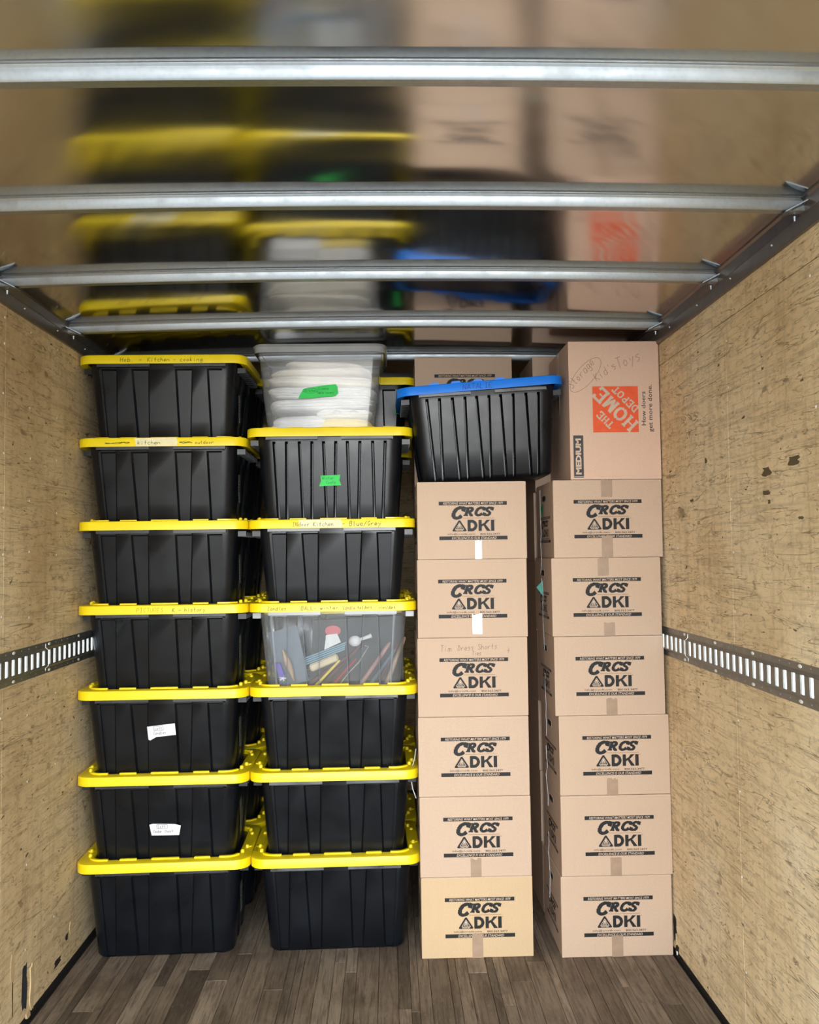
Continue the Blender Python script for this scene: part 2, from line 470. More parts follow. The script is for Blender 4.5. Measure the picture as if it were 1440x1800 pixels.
# handwriting glyphs: grid x 0-6, baseline 2, x-height 6, cap 9
HW = {
'A':'02 39 62,14 54','B':'02 09 49 58 46 06,46 54 42 02','C':'58 39 17 14 32 53','D':'02 09 38 55 43 02','E':'59 09 02 52,05 45','F':'59 09 02,05 45',
'G':'58 39 17 14 32 54 35','H':'02 09,52 59,05 56','I':'19 59,39 32,12 52','J':'29 59,49 43 22 04','K':'02 09,59 05 62','L':'09 02 52','M':'02 19 35 59 62','N':'02 09 52 59',
'O':'39 17 13 32 53 57 39','P':'02 09 49 57 45 05','R':'02 09 49 57 45 05,25 62','S':'58 29 17 45 53 22 03','T':'09 69,39 32','U':'09 03 32 53 59','V':'09 32 59','W':'09 12 36 42 69','X':'02 59,09 52','Y':'09 35 69,35 32',
'a':'56 16 03 32 54,56 52','b':'09 02 32 54 36 05','c':'56 26 04 22 52','d':'56 16 03 32 54,59 52','e':'04 54 46 16 03 32 53','f':'58 38 27 22,05 45','g':'56 16 03 33 55,56 50 20 01','h':'09 02,05 36 54 52','i':'26 22,28 27',
'k':'09 02,46 04 52','l':'29 22 42','m':'02 06,05 26 32,35 56 62','n':'02 06,05 36 54 52','o':'26 04 22 43 45 26','p':'00 06,06 46 54 32 03','r':'02 06,04 36 56','s':'56 16 05 44 32 02','t':'29 23 42,06 46','u':'06 03 32 54,56 52','v':'06 22 46','w':'06 12 35 42 66','x':'02 56,06 52','y':'06 24,56 10','/':'01 59','-':'05 55','.':'22 23','+':'05 55,38 32','?':'08 39 57 34,33 32','&':'52 08 29 38 04 22 55',"'":'39 37',' ':'',
'1':'27 39 32','5':'59 19 16 46 54 32 02','0':'39 16 32 56 39'}
def hand(text, h, wide=0.62, sw=None, slant=0.12, wob=0.02, y=0.0, mat=0, mb=None, x0=0, z0=0, rot=0.0, centre=True):
    mb = mb or MB()
    rnd = random.Random(sum(map(ord, text)))
    sw = sw or h * 0.1
    adv = h * wide
    tot = adv * len(text)
    cx = -tot / 2 if centre else 0
    for i, ch in enumerate(text):
        g = HW.get(ch, '')
        if not g: continue
        for st in g.split(','):
            pts = []
            for q in st.split():
                px = cx + i * adv + int(q[0]) / 6 * adv * 0.78 + rnd.uniform(-wob, wob) * h
                pz = (int(q[1]) - 2) / 7 * h + rnd.uniform(-wob, wob) * h
                px += pz * slant
                pts.append((x0 + px * math.cos(rot) - pz * math.sin(rot), z0 + px * math.sin(rot) + pz * math.cos(rot)))
            stroke(mb, pts, sw, mat, y, joints=False)
    return mb

def text_mesh(mb, body, width, height, cx, cz, mat, y, shear=0.0, bold=0.0, rot=0.0):
    """printed sans lettering fitted to width x height, centred on cx,cz"""
    cu = bpy.data.curves.new('lettering', 'FONT')
    cu.body = body; cu.size = 1.0; cu.shear = shear; cu.offset = bold
    cu.resolution_u = 2
    ob = bpy.data.objects.new('lettering', cu)
    COL.objects.link(ob)
    dg = bpy.context.evaluated_depsgraph_get()
    me = bpy.data.meshes.new_from_object(ob.evaluated_get(dg))
    xs = [v.co.x for v in me.vertices]; ys = [v.co.y for v in me.vertices]
    x0, x1, y0, y1 = min(xs), max(xs), min(ys), max(ys)
    sx = width / (x1 - x0); sy = height / (y1 - y0)
    vs = []
    for v in me.vertices:
        px = (v.co.x - (x0 + x1) / 2) * sx; pz = (v.co.y - (y0 + y1) / 2) * sy
        vs.append((cx + px * math.cos(rot) - pz * math.sin(rot), y, cz + px * math.sin(rot) + pz * math.cos(rot)))
    mb.add(vs, [tuple(p.vertices) for p in me.polygons], mat)
    bpy.data.objects.remove(ob); bpy.data.curves.remove(cu); bpy.data.meshes.remove(me)

# ================================================================== SETTING
XL, XR = -1.277, 1.127        # faces of the plywood linings
Y0, Y1 = 0.2, 5.9           # open rear end, front bulkhead
ZC = 2.535                    # roof at the side rails
def roofz(x): return ZC + 0.018 * (1 - (x / 1.2) ** 2)
XM = (XL + XR) / 2

# yard outside the open door
g = MB(); g.box(-14, 14, -25, 0.1, -1.12, -1.1)
struct(g.build('ground', M['concrete']))

# floor: dark bed plus laminated hardwood strips
fl = MB(); fl.box(XL - .03, XR + .03, Y0, Y1, -0.06, -0.0125)
floor = struct(fl.build('floor', M['subfloor']))
pm = MB()
pm.loft([[(-.5, -.5, -1), (.5, -.5, -1), (.5, .5, -1), (-.5, .5, -1)],
         [(-.5, -.5, -.12), (.5, -.5, -.12), (.5, .5, -.12), (-.5, .5, -.12)],
         [(-.485, -.4995, 0), (.485, -.4995, 0), (.485, .4995, 0), (-.485, .4995, 0)]])
plank_me = pm.mesh('plank', [M['floor']])
x = XL + 0.012
rf = random.Random(3)
while x < XR - 0.015:
    w = rf.choice((0.03, 0.045, 0.06, 0.075, 0.085))
    w = min(w, XR - 0.008 - x)
    y = 1.6 - rf.random() * 0.9
    while y < Y1 - 0.02:
        ln = rf.uniform(0.9, 2.3)
        ya, yb = max(y, Y0), min(y + ln, Y1)
        if yb - ya > 0.05:
            p = link('plank', plank_me, floor, (x + w / 2, (ya + yb) / 2, -rf.random() * 0.0012))
            p.scale = (w - 0.0012, yb - ya - 0.001, 0.012)
        y += ln
    x += w
nf = MB(); nf.box(XL, XR, Y0, 0.69, -0.012, -0.001)
nf.build('deck_end', M['floor'], floor)

# side walls: translucent skin, plywood lining, kick plate
def screw_mesh():
    s = MB()
    s.loft([[(0.0, 0.0045 * math.cos(k * PI / 4), 0.0045 * math.sin(k * PI / 4)) for k in range(8)],
            [(0.0012, 0.003 * math.cos(k * PI / 4), 0.003 * math.sin(k * PI / 4)) for k in range(8)]])
    return s.mesh('screw', [M['screw_and_leak_white']], True)
SCREW = screw_mesh()
RZ0, RZ1 = 1.187, 1.303       # tie-down rail
def wall(side):
    s = -1 if side == 'left' else 1
    X = XL if s < 0 else XR
    sk = MB(); a, b = sorted((X + s * .030, X + s * .034)); sk.box(a, b, Y0, Y1, -0.06, 2.60)
    w = struct(sk.build('wall_' + side, M['skin']))
    mat = M['ply_left'] if s < 0 else M['ply_right']
    a, b = sorted((X, X + s * .012))
    ys = [Y0, 1.555, 2.775, 3.995, 5.0, Y1] if s > 0 else [Y0, 1.65, 2.87, 4.09, 5.0, Y1]
    zs = [(0.026, RZ0 + 0.007), (RZ1 - 0.007, 2.374), (2.3765, 2.475)]
    if s < 0: zs = [zs[0], (RZ1 - 0.007, 2.475)]
    for y0, y1 in zip(ys, ys[1:]):
        for z0, z1 in zs:
            m = MB()
            c = 0.0012
            x0, x1 = X, X + s * .012
            m.loft([[(x0, y0 + c + .0006, z0 + c), (x0, y1 - c - .0006, z0 + c), (x0, y1 - c - .0006, z1 - c), (x0, y0 + c + .0006, z1 - c)],
                    [(x0 + s * c, y0 + .0006, z0), (x0 + s * c, y1 - .0006, z0), (x0 + s * c, y1 - .0006, z1), (x0 + s * c, y0 + .0006, z1)],
                    [(x1, y0 + .0006, z0), (x1, y1 - .0006, z0), (x1, y1 - .0006, z1), (x1, y0 + .0006, z1)]])
            m.build('plywood_panel', mat, w)
    # studs behind the joints keep light out of the seams
    for y in ys[1:-1]:
        m = MB(); a, b = sorted((X + s * .013, X + s * .028)); m.box(a, b, y - .03, y + .03, 0, RZ0 + .012); m.box(a, b, y - .03, y + .03, RZ1 - .012, 2.5)
        m.build('stud', M['dark_plate'], w)
    m = MB(); a, b = sorted((X + s * .013, X + s * .028)); m.box(a, b, Y0, Y1, 2.33, 2.42); m.build('batten', M['dark_plate'], w)
    sy = (2.768, 3.3, 2.2, 1.62) if s > 0 else (3.07, 2.86, 3.32, 2.5)
    for y in sy:
        for z in (0.25, 0.55, 0.85, 1.08, 1.42, 1.62, 1.80, 1.98, 2.16, 2.32, 2.42):
            if random.random() < 0.8:
                link('screw', SCREW, w, (X, y + random.uniform(-.006, .006), z + random.uniform(-.02, .02)), (0, 0, 0 if s < 0 else PI))
    k = MB(); a, b = sorted((X + s * .006, X + s * .014)); k.box(a, b, Y0, Y1, -0.012, 0.04)
    struct(k.build('baseboard_' + side, M['dark_plate']))
    return w
wl = wall('left'); wr = wall('right')
fw = MB(); fw.box(XL - .03, XR + .03, Y1, Y1 + .02, -0.06, 2.62)
struct(fw.build('wall_front', M['ply_left']))

# torn and splintered places in the plywood
def jag_poly(cy, cz, hw, hh, n, seed, amp=0.25):
    r = random.Random(seed); out = []
    for i in range(n):
        t = 2 * PI * i / n
        c, s_ = math.cos(t), math.sin(t)
        sc = 1 / max(abs(c), abs(s_))
        k = 1 + r.uniform(-amp, amp)
        out.append((cy + c * sc * hw * k, cz + s_ * sc * hh * (1 + r.uniform(-amp, amp) * .4)))
    return out
def patch(name, s, X, pts, th, mat, parent):
    m = MB(); n = len(pts)
    a = [(X - s * th, p[0], p[1]) for p in pts]; b = [(X + s * 0.002, p[0], p[1]) for p in pts]
    m.add(a + b, [tuple(range(n))] + [(i, (i + 1) % n, (i + 1) % n + n, i + n) for i in range(n)])
    return m.build(name, mat, parent)
patch('gouge', -1, XL, jag_poly(3.062, 0.130, 0.020, 0.075, 14, 2), 0.0006, M['steel_blue'], wl)
patch('splinter', -1, XL, jag_poly(3.118, 0.108, 0.014, 0.075, 18, 5, .35), 0.004, M['splinter'], wl)
patch('splinter', -1, XL, jag_poly(3.088, 0.026, 0.016, 0.012, 10, 8, .4), 0.005, M['splinter'], wl)
patch('splinter', -1, XL, jag_poly(2.966, 0.243, 0.015, 0.046, 12, 9, .12), 0.0012, M['splinter'], wl)
patch('crack', -1, XL, jag_poly(2.968, 0.140, 0.0022, 0.052, 14, 10, .5), 0.0007, M['hole'], wl)  # dark patches laid on the plywood, painted as shaded depth of the damage
patch('splinter', -1, XL, jag_poly(3.492, 0.150, 0.012, 0.022, 9, 12, .5), 0.002, M['splinter'], wl)
patch('gouge', -1, XL, jag_poly(3.452, 0.130, 0.014, 0.012, 9, 13, .4), 0.0008, M['hole'], wl)
patch('gouge', -1, XL, jag_poly(3.360, 0.078, 0.034, 0.012, 11, 14, .4), 0.0006, M['hole'], wl)
patch('gouge', 1, XR, jag_poly(3.450, 0.110, 0.016, 0.050, 17, 21, .35), 0.0012, M['hole'], wr)
patch('gouge', 1, XR, jag_poly(3.430, 0.030, 0.016, 0.025, 13, 22, .4), 0.0010, M['hole'], wr)
patch('splinter', 1, XR, jag_poly(3.425, 0.022, 0.006, 0.008, 9, 23, .4), 0.004, M['white'], wr)
patch('splinter', 1, XR, jag_poly(3.432, 0.075, 0.004, 0.02, 9, 24, .4), 0.004, M['splinter'], wr)
for i, (yy, zz, a, b) in enumerate(((2.50, 1.845, .026, .013), (2.33, 1.86, .030, .012), (2.505, 1.783, .026, .007), (2.49, 1.755, .008, .006), (3.13, 1.797, .018, .005), (2.98, 1.93, .010, .010), (2.30, 1.70, .012, .004))):
    patch('stain', 1, XR, jag_poly(yy, zz, a, b, 14, 40 + i, .4), 0.0005, M['stain'], wr)

# ---- roof: sheets between bows, bows, side rails
ceil = link('ceiling', None)
struct(ceil)
BOWS = [0.985, 1.58, 2.175, 2.768, 3.362, 3.955, 4.55, 5.14, 5.73]
def roof_panel(ya, yb, seed):
    r = random.Random(seed)
    m = MB(); nx, ny = 48, 18
    ph = [r.uniform(0, 6.28) for _ in range(4)]
    for j in range(ny + 1):
        for i in range(nx + 1):
            xx = XL + (XR - XL) * i / nx; yy = ya + (yb - ya) * j / ny
            u = i / nx; v = j / ny
            env = math.sin(PI * v) * math.sin(PI * u)
            z = roofz(xx) + 0.0014 * math.sin(PI * v) * (1 - abs(2 * u - 1) ** 4) + env * (0.0009 * math.sin(5.0 * u + ph[0] + 1.5 * v) + 0.0006 * math.sin(9 * u + ph[1]) * math.sin(4 * v + ph[2]))
            m.v.append((xx, yy, z))
    for j in range(ny):
        for i in range(nx):
            a = j * (nx + 1) + i
            m.f.append((a, a + 1, a + nx + 2, a + nx + 1)); m.mi.append(0)
    o = m.build('roof_panel', M['roof'], ceil, smooth=True, angle=60)
    return o
for i, (a, b) in enumerate(zip([Y0 - .02] + BOWS, BOWS + [Y1])):
    if b - a > .02: roof_panel(a, b, i)
cap = MB(); cap.box(XL - .03, XR + .03, Y0, Y1, 2.585, 2.60); cap.build('outer_roof_skin', M['dark_plate'], ceil)
def bow(y):
    # hat section: thin lip, front web, bottom, rear web
    prof = [(-0.0015, 0.0), (-0.0025, -0.003), (-0.0015, -0.0055), (0.001, -0.0075), (0.0015, -0.0095), (0.004, -0.029), (0.007, -0.0325), (0.031, -0.0325), (0.034, -0.029), (0.036, -0.006), (0.05, -0.0005)]
    n = 28; m = MB(); rings = []
    for i in range(n + 1):
        xx = XL + 0.014 + (XR - XL - 0.028) * i / n
        z = roofz(xx)
        rings.append([(xx, y + p[0], z + p[1]) for p in prof])
    m.loft(rings, True, True)
    o = m.build('roof_bow', M['galv'], ceil, smooth=True, angle=40)
    for s, X in ((-1, XL), (1, XR)):
        b = MB()
        pts = [(X - s * 0.006, y - 0.030), (X - s * 0.075, y - 0.004), (X - s * 0.075, y + 0.036), (X - s * 0.006, y + 0.050)]
        zz = [roofz(X) - .004, roofz(X) - .036, roofz(X) - .036, roofz(X) - .015]
        top = [(p[0], p[1], z) for p, z in zip(pts, zz)]
        bot = [(p[0], p[1], z - .003) for p, z in zip(pts, zz)]
        b.loft([bot, top])
        b.tube([(X - s * .03, y + .042, roofz(X) - .034), (X - s * .03, y + .042, roofz(X) - .047)], [.005, .003], 8)
        b.build('bow_end_bracket', M['galv'], o)
    return o
for y in BOWS: bow(y)
M['rail_brown'] = flat('side_rail_aluminium', (0.20, 0.17, 0.155, 1), 0.3, 0.75)
for s, X, sd in ((-1, XL, 'left'), (1, XR, 'right')):
    m = MB()
    prof = [(0.0, 2.462), (0.010, 2.462), (0.012, 2.468), (0.018, 2.500), (0.020, 2.5005), (0.020, 2.504), (0.026, 2.530), (0.034, 2.534), (0.034, 2.5385), (0.0, 2.546), (-0.02, 2.546), (-0.02, 2.476), (0.0, 2.476)]
    m.loft([[(X - s * p[0], yy, p[1]) for p in prof] for yy in (Y0, Y1)])
    r_ = struct(m.build('trim_1' if s < 0 else 'trim_2', M['rail_brown'], smooth=True, angle=20))
    for k in range(18):
        yy = 0.9 + k * 0.297
        rv = MB(); rv.loft([[(X - s * .014, yy + .005 * math.cos(t * PI / 4), 2.487 + .005 * math.sin(t * PI / 4)) for t in range(8)],
                            [(X - s * .0195, yy + .003 * math.cos(t * PI / 4), 2.487 + .003 * math.sin(t * PI / 4)) for t in range(8)]])
        rv.build('rivet_and_leak_spot', M['galv'], r_)

# ---- slotted tie-down rails
def rail(side, X, s, phase, joint, label):
    t = thing('tie_down_rail', label, 'rail', (X, 1.0, RZ0))
    zc = (RZ1 - RZ0) / 2 + 0.003
    segs = [(Y0 + .1, joint - .001), (joint + .001, Y1 - .3)]
    hz = (RZ1 - RZ0)
    for (ya, yb) in segs:
        m = MB()
        prof = [(0, 0.001), (0, 0.020), (1, 0.029), (1, zc - 0.027), (1, zc + 0.027), (1, hz - 0.029), (0, hz - 0.020), (0, hz)]
        def px(k): return -s * (0.0015 + 0.0105 * k)
        def quad(y0, y1, a, b):
            m.add([(px(a[0]), y0, a[1]), (px(a[0]), y1, a[1]), (px(b[0]), y1, b[1]), (px(b[0]), y0, b[1])], [(0, 1, 2, 3)])
        bands = list(zip(prof, prof[1:]))
        for bi, (a, b) in enumerate(bands):
            if bi == 3:      # slotted band
                y = ya; k0 = math.ceil((ya - phase) / .0508); yy = phase + k0 * .0508
                while yy + .011 < yb:
                    if yy - .011 > y: quad(y - 1.0, yy - .0085 - 1.0, a, b)
                    # slot cheeks
                    for ye in (yy - .0085, yy + .0135):
                        m.add([(px(1), ye - 1, a[1]), (px(1) + s * .005, ye - 1, a[1]), (px(1) + s * .005, ye - 1, b[1]), (px(1), ye - 1, b[1])], [(0, 1, 2, 3)])
                    for ze in (a[1], b[1]):
                        m.add([(px(1), yy - .0085 - 1, ze), (px(1) + s * .004, yy - .0085 - 1, ze), (px(1) + s * .004, yy + .0135 - 1, ze), (px(1), yy + .0135 - 1, ze)], [(0, 1, 2, 3)])
                    y = yy + .0135; yy += .0508
                quad(y - 1.0, yb - 1.0, a, b)
            else:
                quad(ya - 1.0, yb - 1.0, a, b)
        m.add([(0, ya - 1, 0.001), (px(0), ya - 1, 0.001), (px(0), yb - 1, 0.001), (0, yb - 1, 0.001)], [(0, 1, 2, 3)])
        m.add([(0, ya - 1, hz), (px(0), ya - 1, hz), (px(0), yb - 1, hz), (0, yb - 1, hz)], [(0, 1, 2, 3)])
        m.build('rail_section', M['rail_metal'], t)
    y = phase + .03 - 1
    rm = MB()
    rm.loft([[(-s * .0016, .012 * math.cos(k * PI / 5), .0055 * math.sin(k * PI / 5)) for k in range(10)], [(-s * .003, .009 * math.cos(k * PI / 5), .004 * math.sin(k * PI / 5)) for k in range(10)]])
    rme = rm.mesh('rivet_and_leak_spot', [M['screw_and_leak_white']], True)  # white ovals painted as daylight showing through holes in the rail flanges
    sm_ = MB()
    sm_.loft([[(-s * .0016, .003 * math.cos(k * PI / 3), .003 * math.sin(k * PI / 3)) for k in range(6)], [(-s * .0032, .002 * math.cos(k * PI / 3), .002 * math.sin(k * PI / 3)) for k in range(6)]])
    sme = sm_.mesh('bolt', [M['galv']], True)
    for k in range(0, 9):
        yy = joint + .035 + (k - 5) * .3048 - 1
        for z in (0.0105, hz - .0095):
            link('rivet_and_leak_spot', rme, t, (0, yy, z))
            for q in (1, 2, 3, 4):
                link('bolt', sme, t, (0, yy + q * .061, z))
    return t

rail('right', XR, 1, 0.0 + 2.195, 3.21, 'dark steel slotted tie-down rail on the right wall')
rail('left', XL, -1, 0.0 + 2.21, 3.22, 'dark steel slotted tie-down rail on the left wall')

# ================================================================== CARDBOARD BOXES
U = 0.000258
def crcs_logo_mesh():
    m = MB()
    yb = -0.0004; yt = -0.0009
    def X(u): return (u - 730) * U
    def Z(v): return (430 - v) * U
    def bar(u0, u1, v0, v1, mat, y): m.add([(X(u0), y, Z(v1)), (X(u1), y, Z(v1)), (X(u1), y, Z(v0)), (X(u0), y, Z(v0))], [(0, 1, 2, 3)], mat)
    bar(188, 1270, 130, 188, 0, yb)
    bar(190, 1272, 680, 738, 0, yb)
    bar(565, 1062, 392, 398, 2, yb)
    text_mesh(m, 'RESTORING WHAT MATTERS MOST SINCE 1979', 950 * U, 38 * U, X(732), Z(160), 1, yt, 0.25, 0.008)
    text_mesh(m, 'EXCELLENCE IS OUR STANDARD', 710 * U, 38 * U, X(745), Z(710), 1, yt, 0.25, 0.008)
    text_mesh(m, 'info@crcsdk.com', 430 * U, 36 * U, X(540), Z(648), 0, yb, 0, 0.004)
    text_mesh(m, '800.563.3477', 315 * U, 30 * U, X(998), Z(648), 0, yb, 0, 0.010)
    slab(m, 'C', X(368), Z(408), 190 * U, 192 * U, 64 * U, 0.33, 0, yb)
    slab(m, 'R', X(575), Z(360), 150 * U, 138 * U, 50 * U, 0.36, 0, yb)
    slab(m, 'C', X(738), Z(360), 145 * U, 138 * U, 50 * U, 0.36, 0, yb)
    slab(m, 'S', X(880), Z(360), 138 * U, 138 * U, 47 * U, 0.36, 0, yb)
    # D K I
    w = 48 * U
    zb, zt = Z(600), Z(424)
    hh = zt - zb
    m.add([(X(640), yb, zb), (X(690), yb, zb), (X(690), yb, zt), (X(640), yb, zt)], [(0, 1, 2, 3)])
    stroke(m, [(X(650), zb + w * .42), (X(725), zb + w * .42), (X(762), zb + hh * .27), (X(776), zb + hh * .5), (X(762), zt - hh * .27), (X(725), zt - w * .42), (X(650), zt - w * .42)], w * 1.0, 0, yb)
    m.add([(X(815), yb, zb), (X(866), yb, zb), (X(866), yb, zt), (X(815), yb, zt)], [(0, 1, 2, 3)])
    m.add([(X(866), yb, zb + hh * .38), (X(940), yb, zt), (X(1003), yb, zt), (X(905), yb, zb + hh * .48), (X(866), yb, zb + hh * .62)][::1], [(0, 1, 2, 3, 4)])
    m.add([(X(880), yb - .00002, zb + hh * .62), (X(946), yb - .00002, zb), (X(1008), yb - .00002, zb), (X(915), yb - .00002, zb + hh * .68)], [(0, 1, 2, 3)])
    m.add([(X(1012), yb, zb), (X(1066), yb, zb), (X(1066), yb, zt), (X(1012), yb, zt)], [(0, 1, 2, 3)])
    bar(1072, 1090, 424, 430, 0, yb)
    # triangle badge
    ax = X(512)
    m.add([(X(398), yb, Z(588)), (X(408), yb, Z(602)), (X(616), yb, Z(602)), (X(626), yb, Z(588)), (X(524), yb, Z(430)), (X(500), yb, Z(430))], [(0, 1, 2, 3, 4, 5)])
    tri = [(ax, Z(466)), (X(580), Z(570)), (X(446), Z(570)), (ax, Z(466))]
    stroke(m, tri, 7 * U, 1, yt)
    for dx in (-34, -16, 16, 34):
        stroke(m, [(ax + dx * .15 * U, Z(490)), (ax + dx * U, Z(560))], 7 * U, 1, yt)
    stroke(m, [(ax, Z(480)), (ax, Z(562))], 5 * U, 1, yt)
    text_mesh(m, 'WATER', 125 * U, 18 * U, ax, Z(586), 1, yt, 0, 0.03)
    return m.mesh('printed_logo', [M['ink'], M['paper_tan'], M['ink_line']])
LOGO = crcs_logo_mesh()

def box_mesh(w, d, h, mats, seam_front=True, bev=0.002):
    """closed carton: corner at origin front-left-bottom; bevelled; top flap joint"""
    m = MB()
    def ring(i, z): return [(i, i, z), (w - i, i, z), (w - i, d - i, z), (i, d - i, z)]
    m.loft([ring(bev, 0), ring(0, bev), ring(0, h - bev), ring(bev, h)])
    # centre joint of the top and bottom flaps, running side to side
    return m.mesh('carton', mats)
HOLE = MB()
def _slot(r0, r1, xoff):
    out = []
    for k in range(16):
        t = 2 * PI * k / 16
        c, s_ = math.cos(t), math.sin(t)
        out.append((xoff, (0.028 if c > 0 else -0.028) + r0 * c, r1 * s_))
    return out
HOLE.loft([_slot(.015, .015, 0), _slot(.015, .015, -.0006), _slot(.012, .012, -.0009)], False, False, mat=0)
HOLE.add(_slot(.012, .012, -.0005), [tuple(range(16))], 1)  # flat dark face painted as the shade inside the hand hole
HOLE_ME = HOLE.mesh('hand_hole', [M['paper_tan'], M['hole']])

def ragged_tape(x, z0, z1, w, seed, mat, parent, torn='top', y=-0.0012):
    r = random.Random(seed)
    n = 7; pts = []
    for i in range(n + 1):
        pts.append((x - w / 2 + w * i / n, z0))
    for i in range(n, -1, -1):
        pts.append((x - w / 2 + w * i / n, z1 + (r.uniform(-.0045, .0045) if torn == 'top' else 0)))
    m = MB(); m.poly(pts, y=y, thick=0.0008)
    return m.build('packing_tape', mat, parent)

def carton(x, y, z, w=0.447, d=0.375, h=0.318, rot=0.0, label='', group='', mat='card', logo=True, ldx=0.0, ldz=0.0, side=True, tapes=(), parts=None, hero=True):
    t = thing('moving_box', label, 'box', (x, y, z), (0, 0, rot), group)
    body = link('carton', box_mesh(w, d, h, [M[mat]]), t)
    if logo:
        link('printed_logo', LOGO, t, (w * 0.515 + ldx, -0.0001, h * 0.50 + ldz))
    if side:
        lf = link('printed_logo', LOGO, t, (-0.0001, d * 0.5, h * 0.38), (0, 0, -PI / 2))
        lf.scale = (0.85, 1, 0.7)
        link('hand_hole', HOLE_ME, t, (-0.0003, d * 0.52, h * 0.80))
    if hero:
        # flap panel edges: slim proud strips at the side of the front face and top flap lip
        s_ = MB(); s_.box(w * .004, w * .996, -0.0012, 0.002, h - 0.003, h - 0.0008)
        s_.build('flap_edge', M['paper_tan'], t)
    for i, tp in enumerate(tapes):
        ragged_tape(tp[0] * w, tp[1] * h, tp[2] * h, tp[3] if len(tp) > 3 else 0.044, int(x * 1000) + int(z * 100) + i, M[tp[4]] if len(tp) > 4 else M['tape'], t, y=-0.0014)
    return t

G3, G4 = 'printed moving boxes in the inner front stack', 'printed moving boxes in the right front stack'
HB = 0.3176
c3 = [  # x, z index, label, mat, tapes, logo offsets
 (0.1165, 'bottom box of the inner cardboard stack, golden tan, on the floor', 'card_gold', [(0.50, 0.0, 0.30, .043)], 0.004, 0.0),
 (0.1145, 'second box from the floor in the inner cardboard stack, beside the yellow-lidded totes', 'card', [(0.50, 0.0, 0.225, .043)], 0.004, 0.0),
 (0.1130, 'third box from the floor in the inner cardboard stack, without tape on its front', 'card', [], 0.0, 0.0),
 (0.1145, 'cardboard moving box with faint handwriting above its printed logo', 'card', [], -0.002, 0.0),
 (0.1175, 'box with crinkled silvery tape below the logo, second from top of the inner stack', 'card', [(0.54, 0.04, 0.30, .042, 'tape_white')], -0.006, 0.0),
 (0.1205, 'top front box of the inner stack, under the blue-lidded tote', 'card', [(0.555, 0.0, 0.24, .028, 'tape_white')], -0.002, 0.0),
]
for i, (x, lab, mat, tp, dx, dz) in enumerate(c3):
    b = carton(x, 3.475 + (0.002, 0, 0, 0.001, 0.002, 0)[i], i * HB, w=0.446, h=HB - 0.0012, rot=(0.0, -0.004, 0.0, 0.003, -0.003, 0.004)[i], label=lab, group=G3, mat=mat, ldx=dx, ldz=dz, tapes=tp)
    if i == 3:
        hand('Tim', .026, sw=.0012, x0=.115, z0=.262, y=-.0006).build('handwriting', M['pen'], b)
        hand('Dress Shorts', .022, sw=.0012, x0=.245, z0=.268, y=-.0006, rot=.04).build('handwriting', M['pen'], b)
        hm = hand('+', .026, sw=.0012, x0=.37, z0=.252, y=-.0006); hand('Ties', .016, sw=.0012, x0=.24, z0=.246, y=-.0006, mb=hm)
        hm.build('handwriting', M['pen'], b)
c4 = [
 (0.6735, 'bottom box of the right cardboard stack, on the floor by the plywood wall', [(0.50, 0.0, 0.26, .045)], 0.0),
 (0.6790, 'second box from the floor in the right cardboard stack', [(0.49, 0.0, 0.225, .044)], 0.006),
 (0.6790, 'third box from the floor in the right stack, with split tape end', [(0.475, 0.0, 0.20, .044)], 0.004),
 (0.6660, 'fourth box from the floor in the right stack, level with the wall rail', [(0.515, 0.0, 0.21, .044)], -0.004),
 (0.6620, 'box taped above and below its logo, second below the box with the orange logo', [(0.52, 0.0, 0.17, .044), (0.475, 0.77, 1.0, .044)], -0.004),
 (0.6740, 'box directly under the upright box with the orange square logo', [(0.49, 0.0, 0.28, .045), (0.495, 0.78, 1.0, .045)], -0.006),
]
side4 = []
for i, (x, lab, tp, dx) in enumerate(c4):
    b = carton(x, 3.455 + (0.002, 0, 0.001, 0, 0.002, 0)[i], i * HB, w=0.4455, h=HB - 0.0012, rot=(0.002, 0, 0.003, -0.002, 0.0, 0.002)[i], label=lab, group=G4, mat='card', ldx=dx, tapes=tp)
    side4.append(b)
# back rows
HBB = 0.3143
nm = ['floor level', 'second level', 'third level', 'fourth level', 'fifth level', 'sixth level', 'seventh level', 'top level']
for i in range(8):
    carton(0.127 + random.uniform(-.004, .006), 3.885, i * HBB, w=0.447, d=.375, h=HBB - .0012, label='back-row box behind the inner cardboard stack, ' + nm[i] + (', seen above the blue-lidded tote' if i == 7 else ''), group='printed moving boxes in the second row', side=False, hero=False)
for i in range(8):
    carton(0.672 + random.uniform(-.004, .006), 3.885, i * HBB, w=0.44, d=.375, h=HBB - .0012, label='back-row box behind the right cardboard stack, ' + nm[i], group='printed moving boxes in the second row', side=False, hero=False)

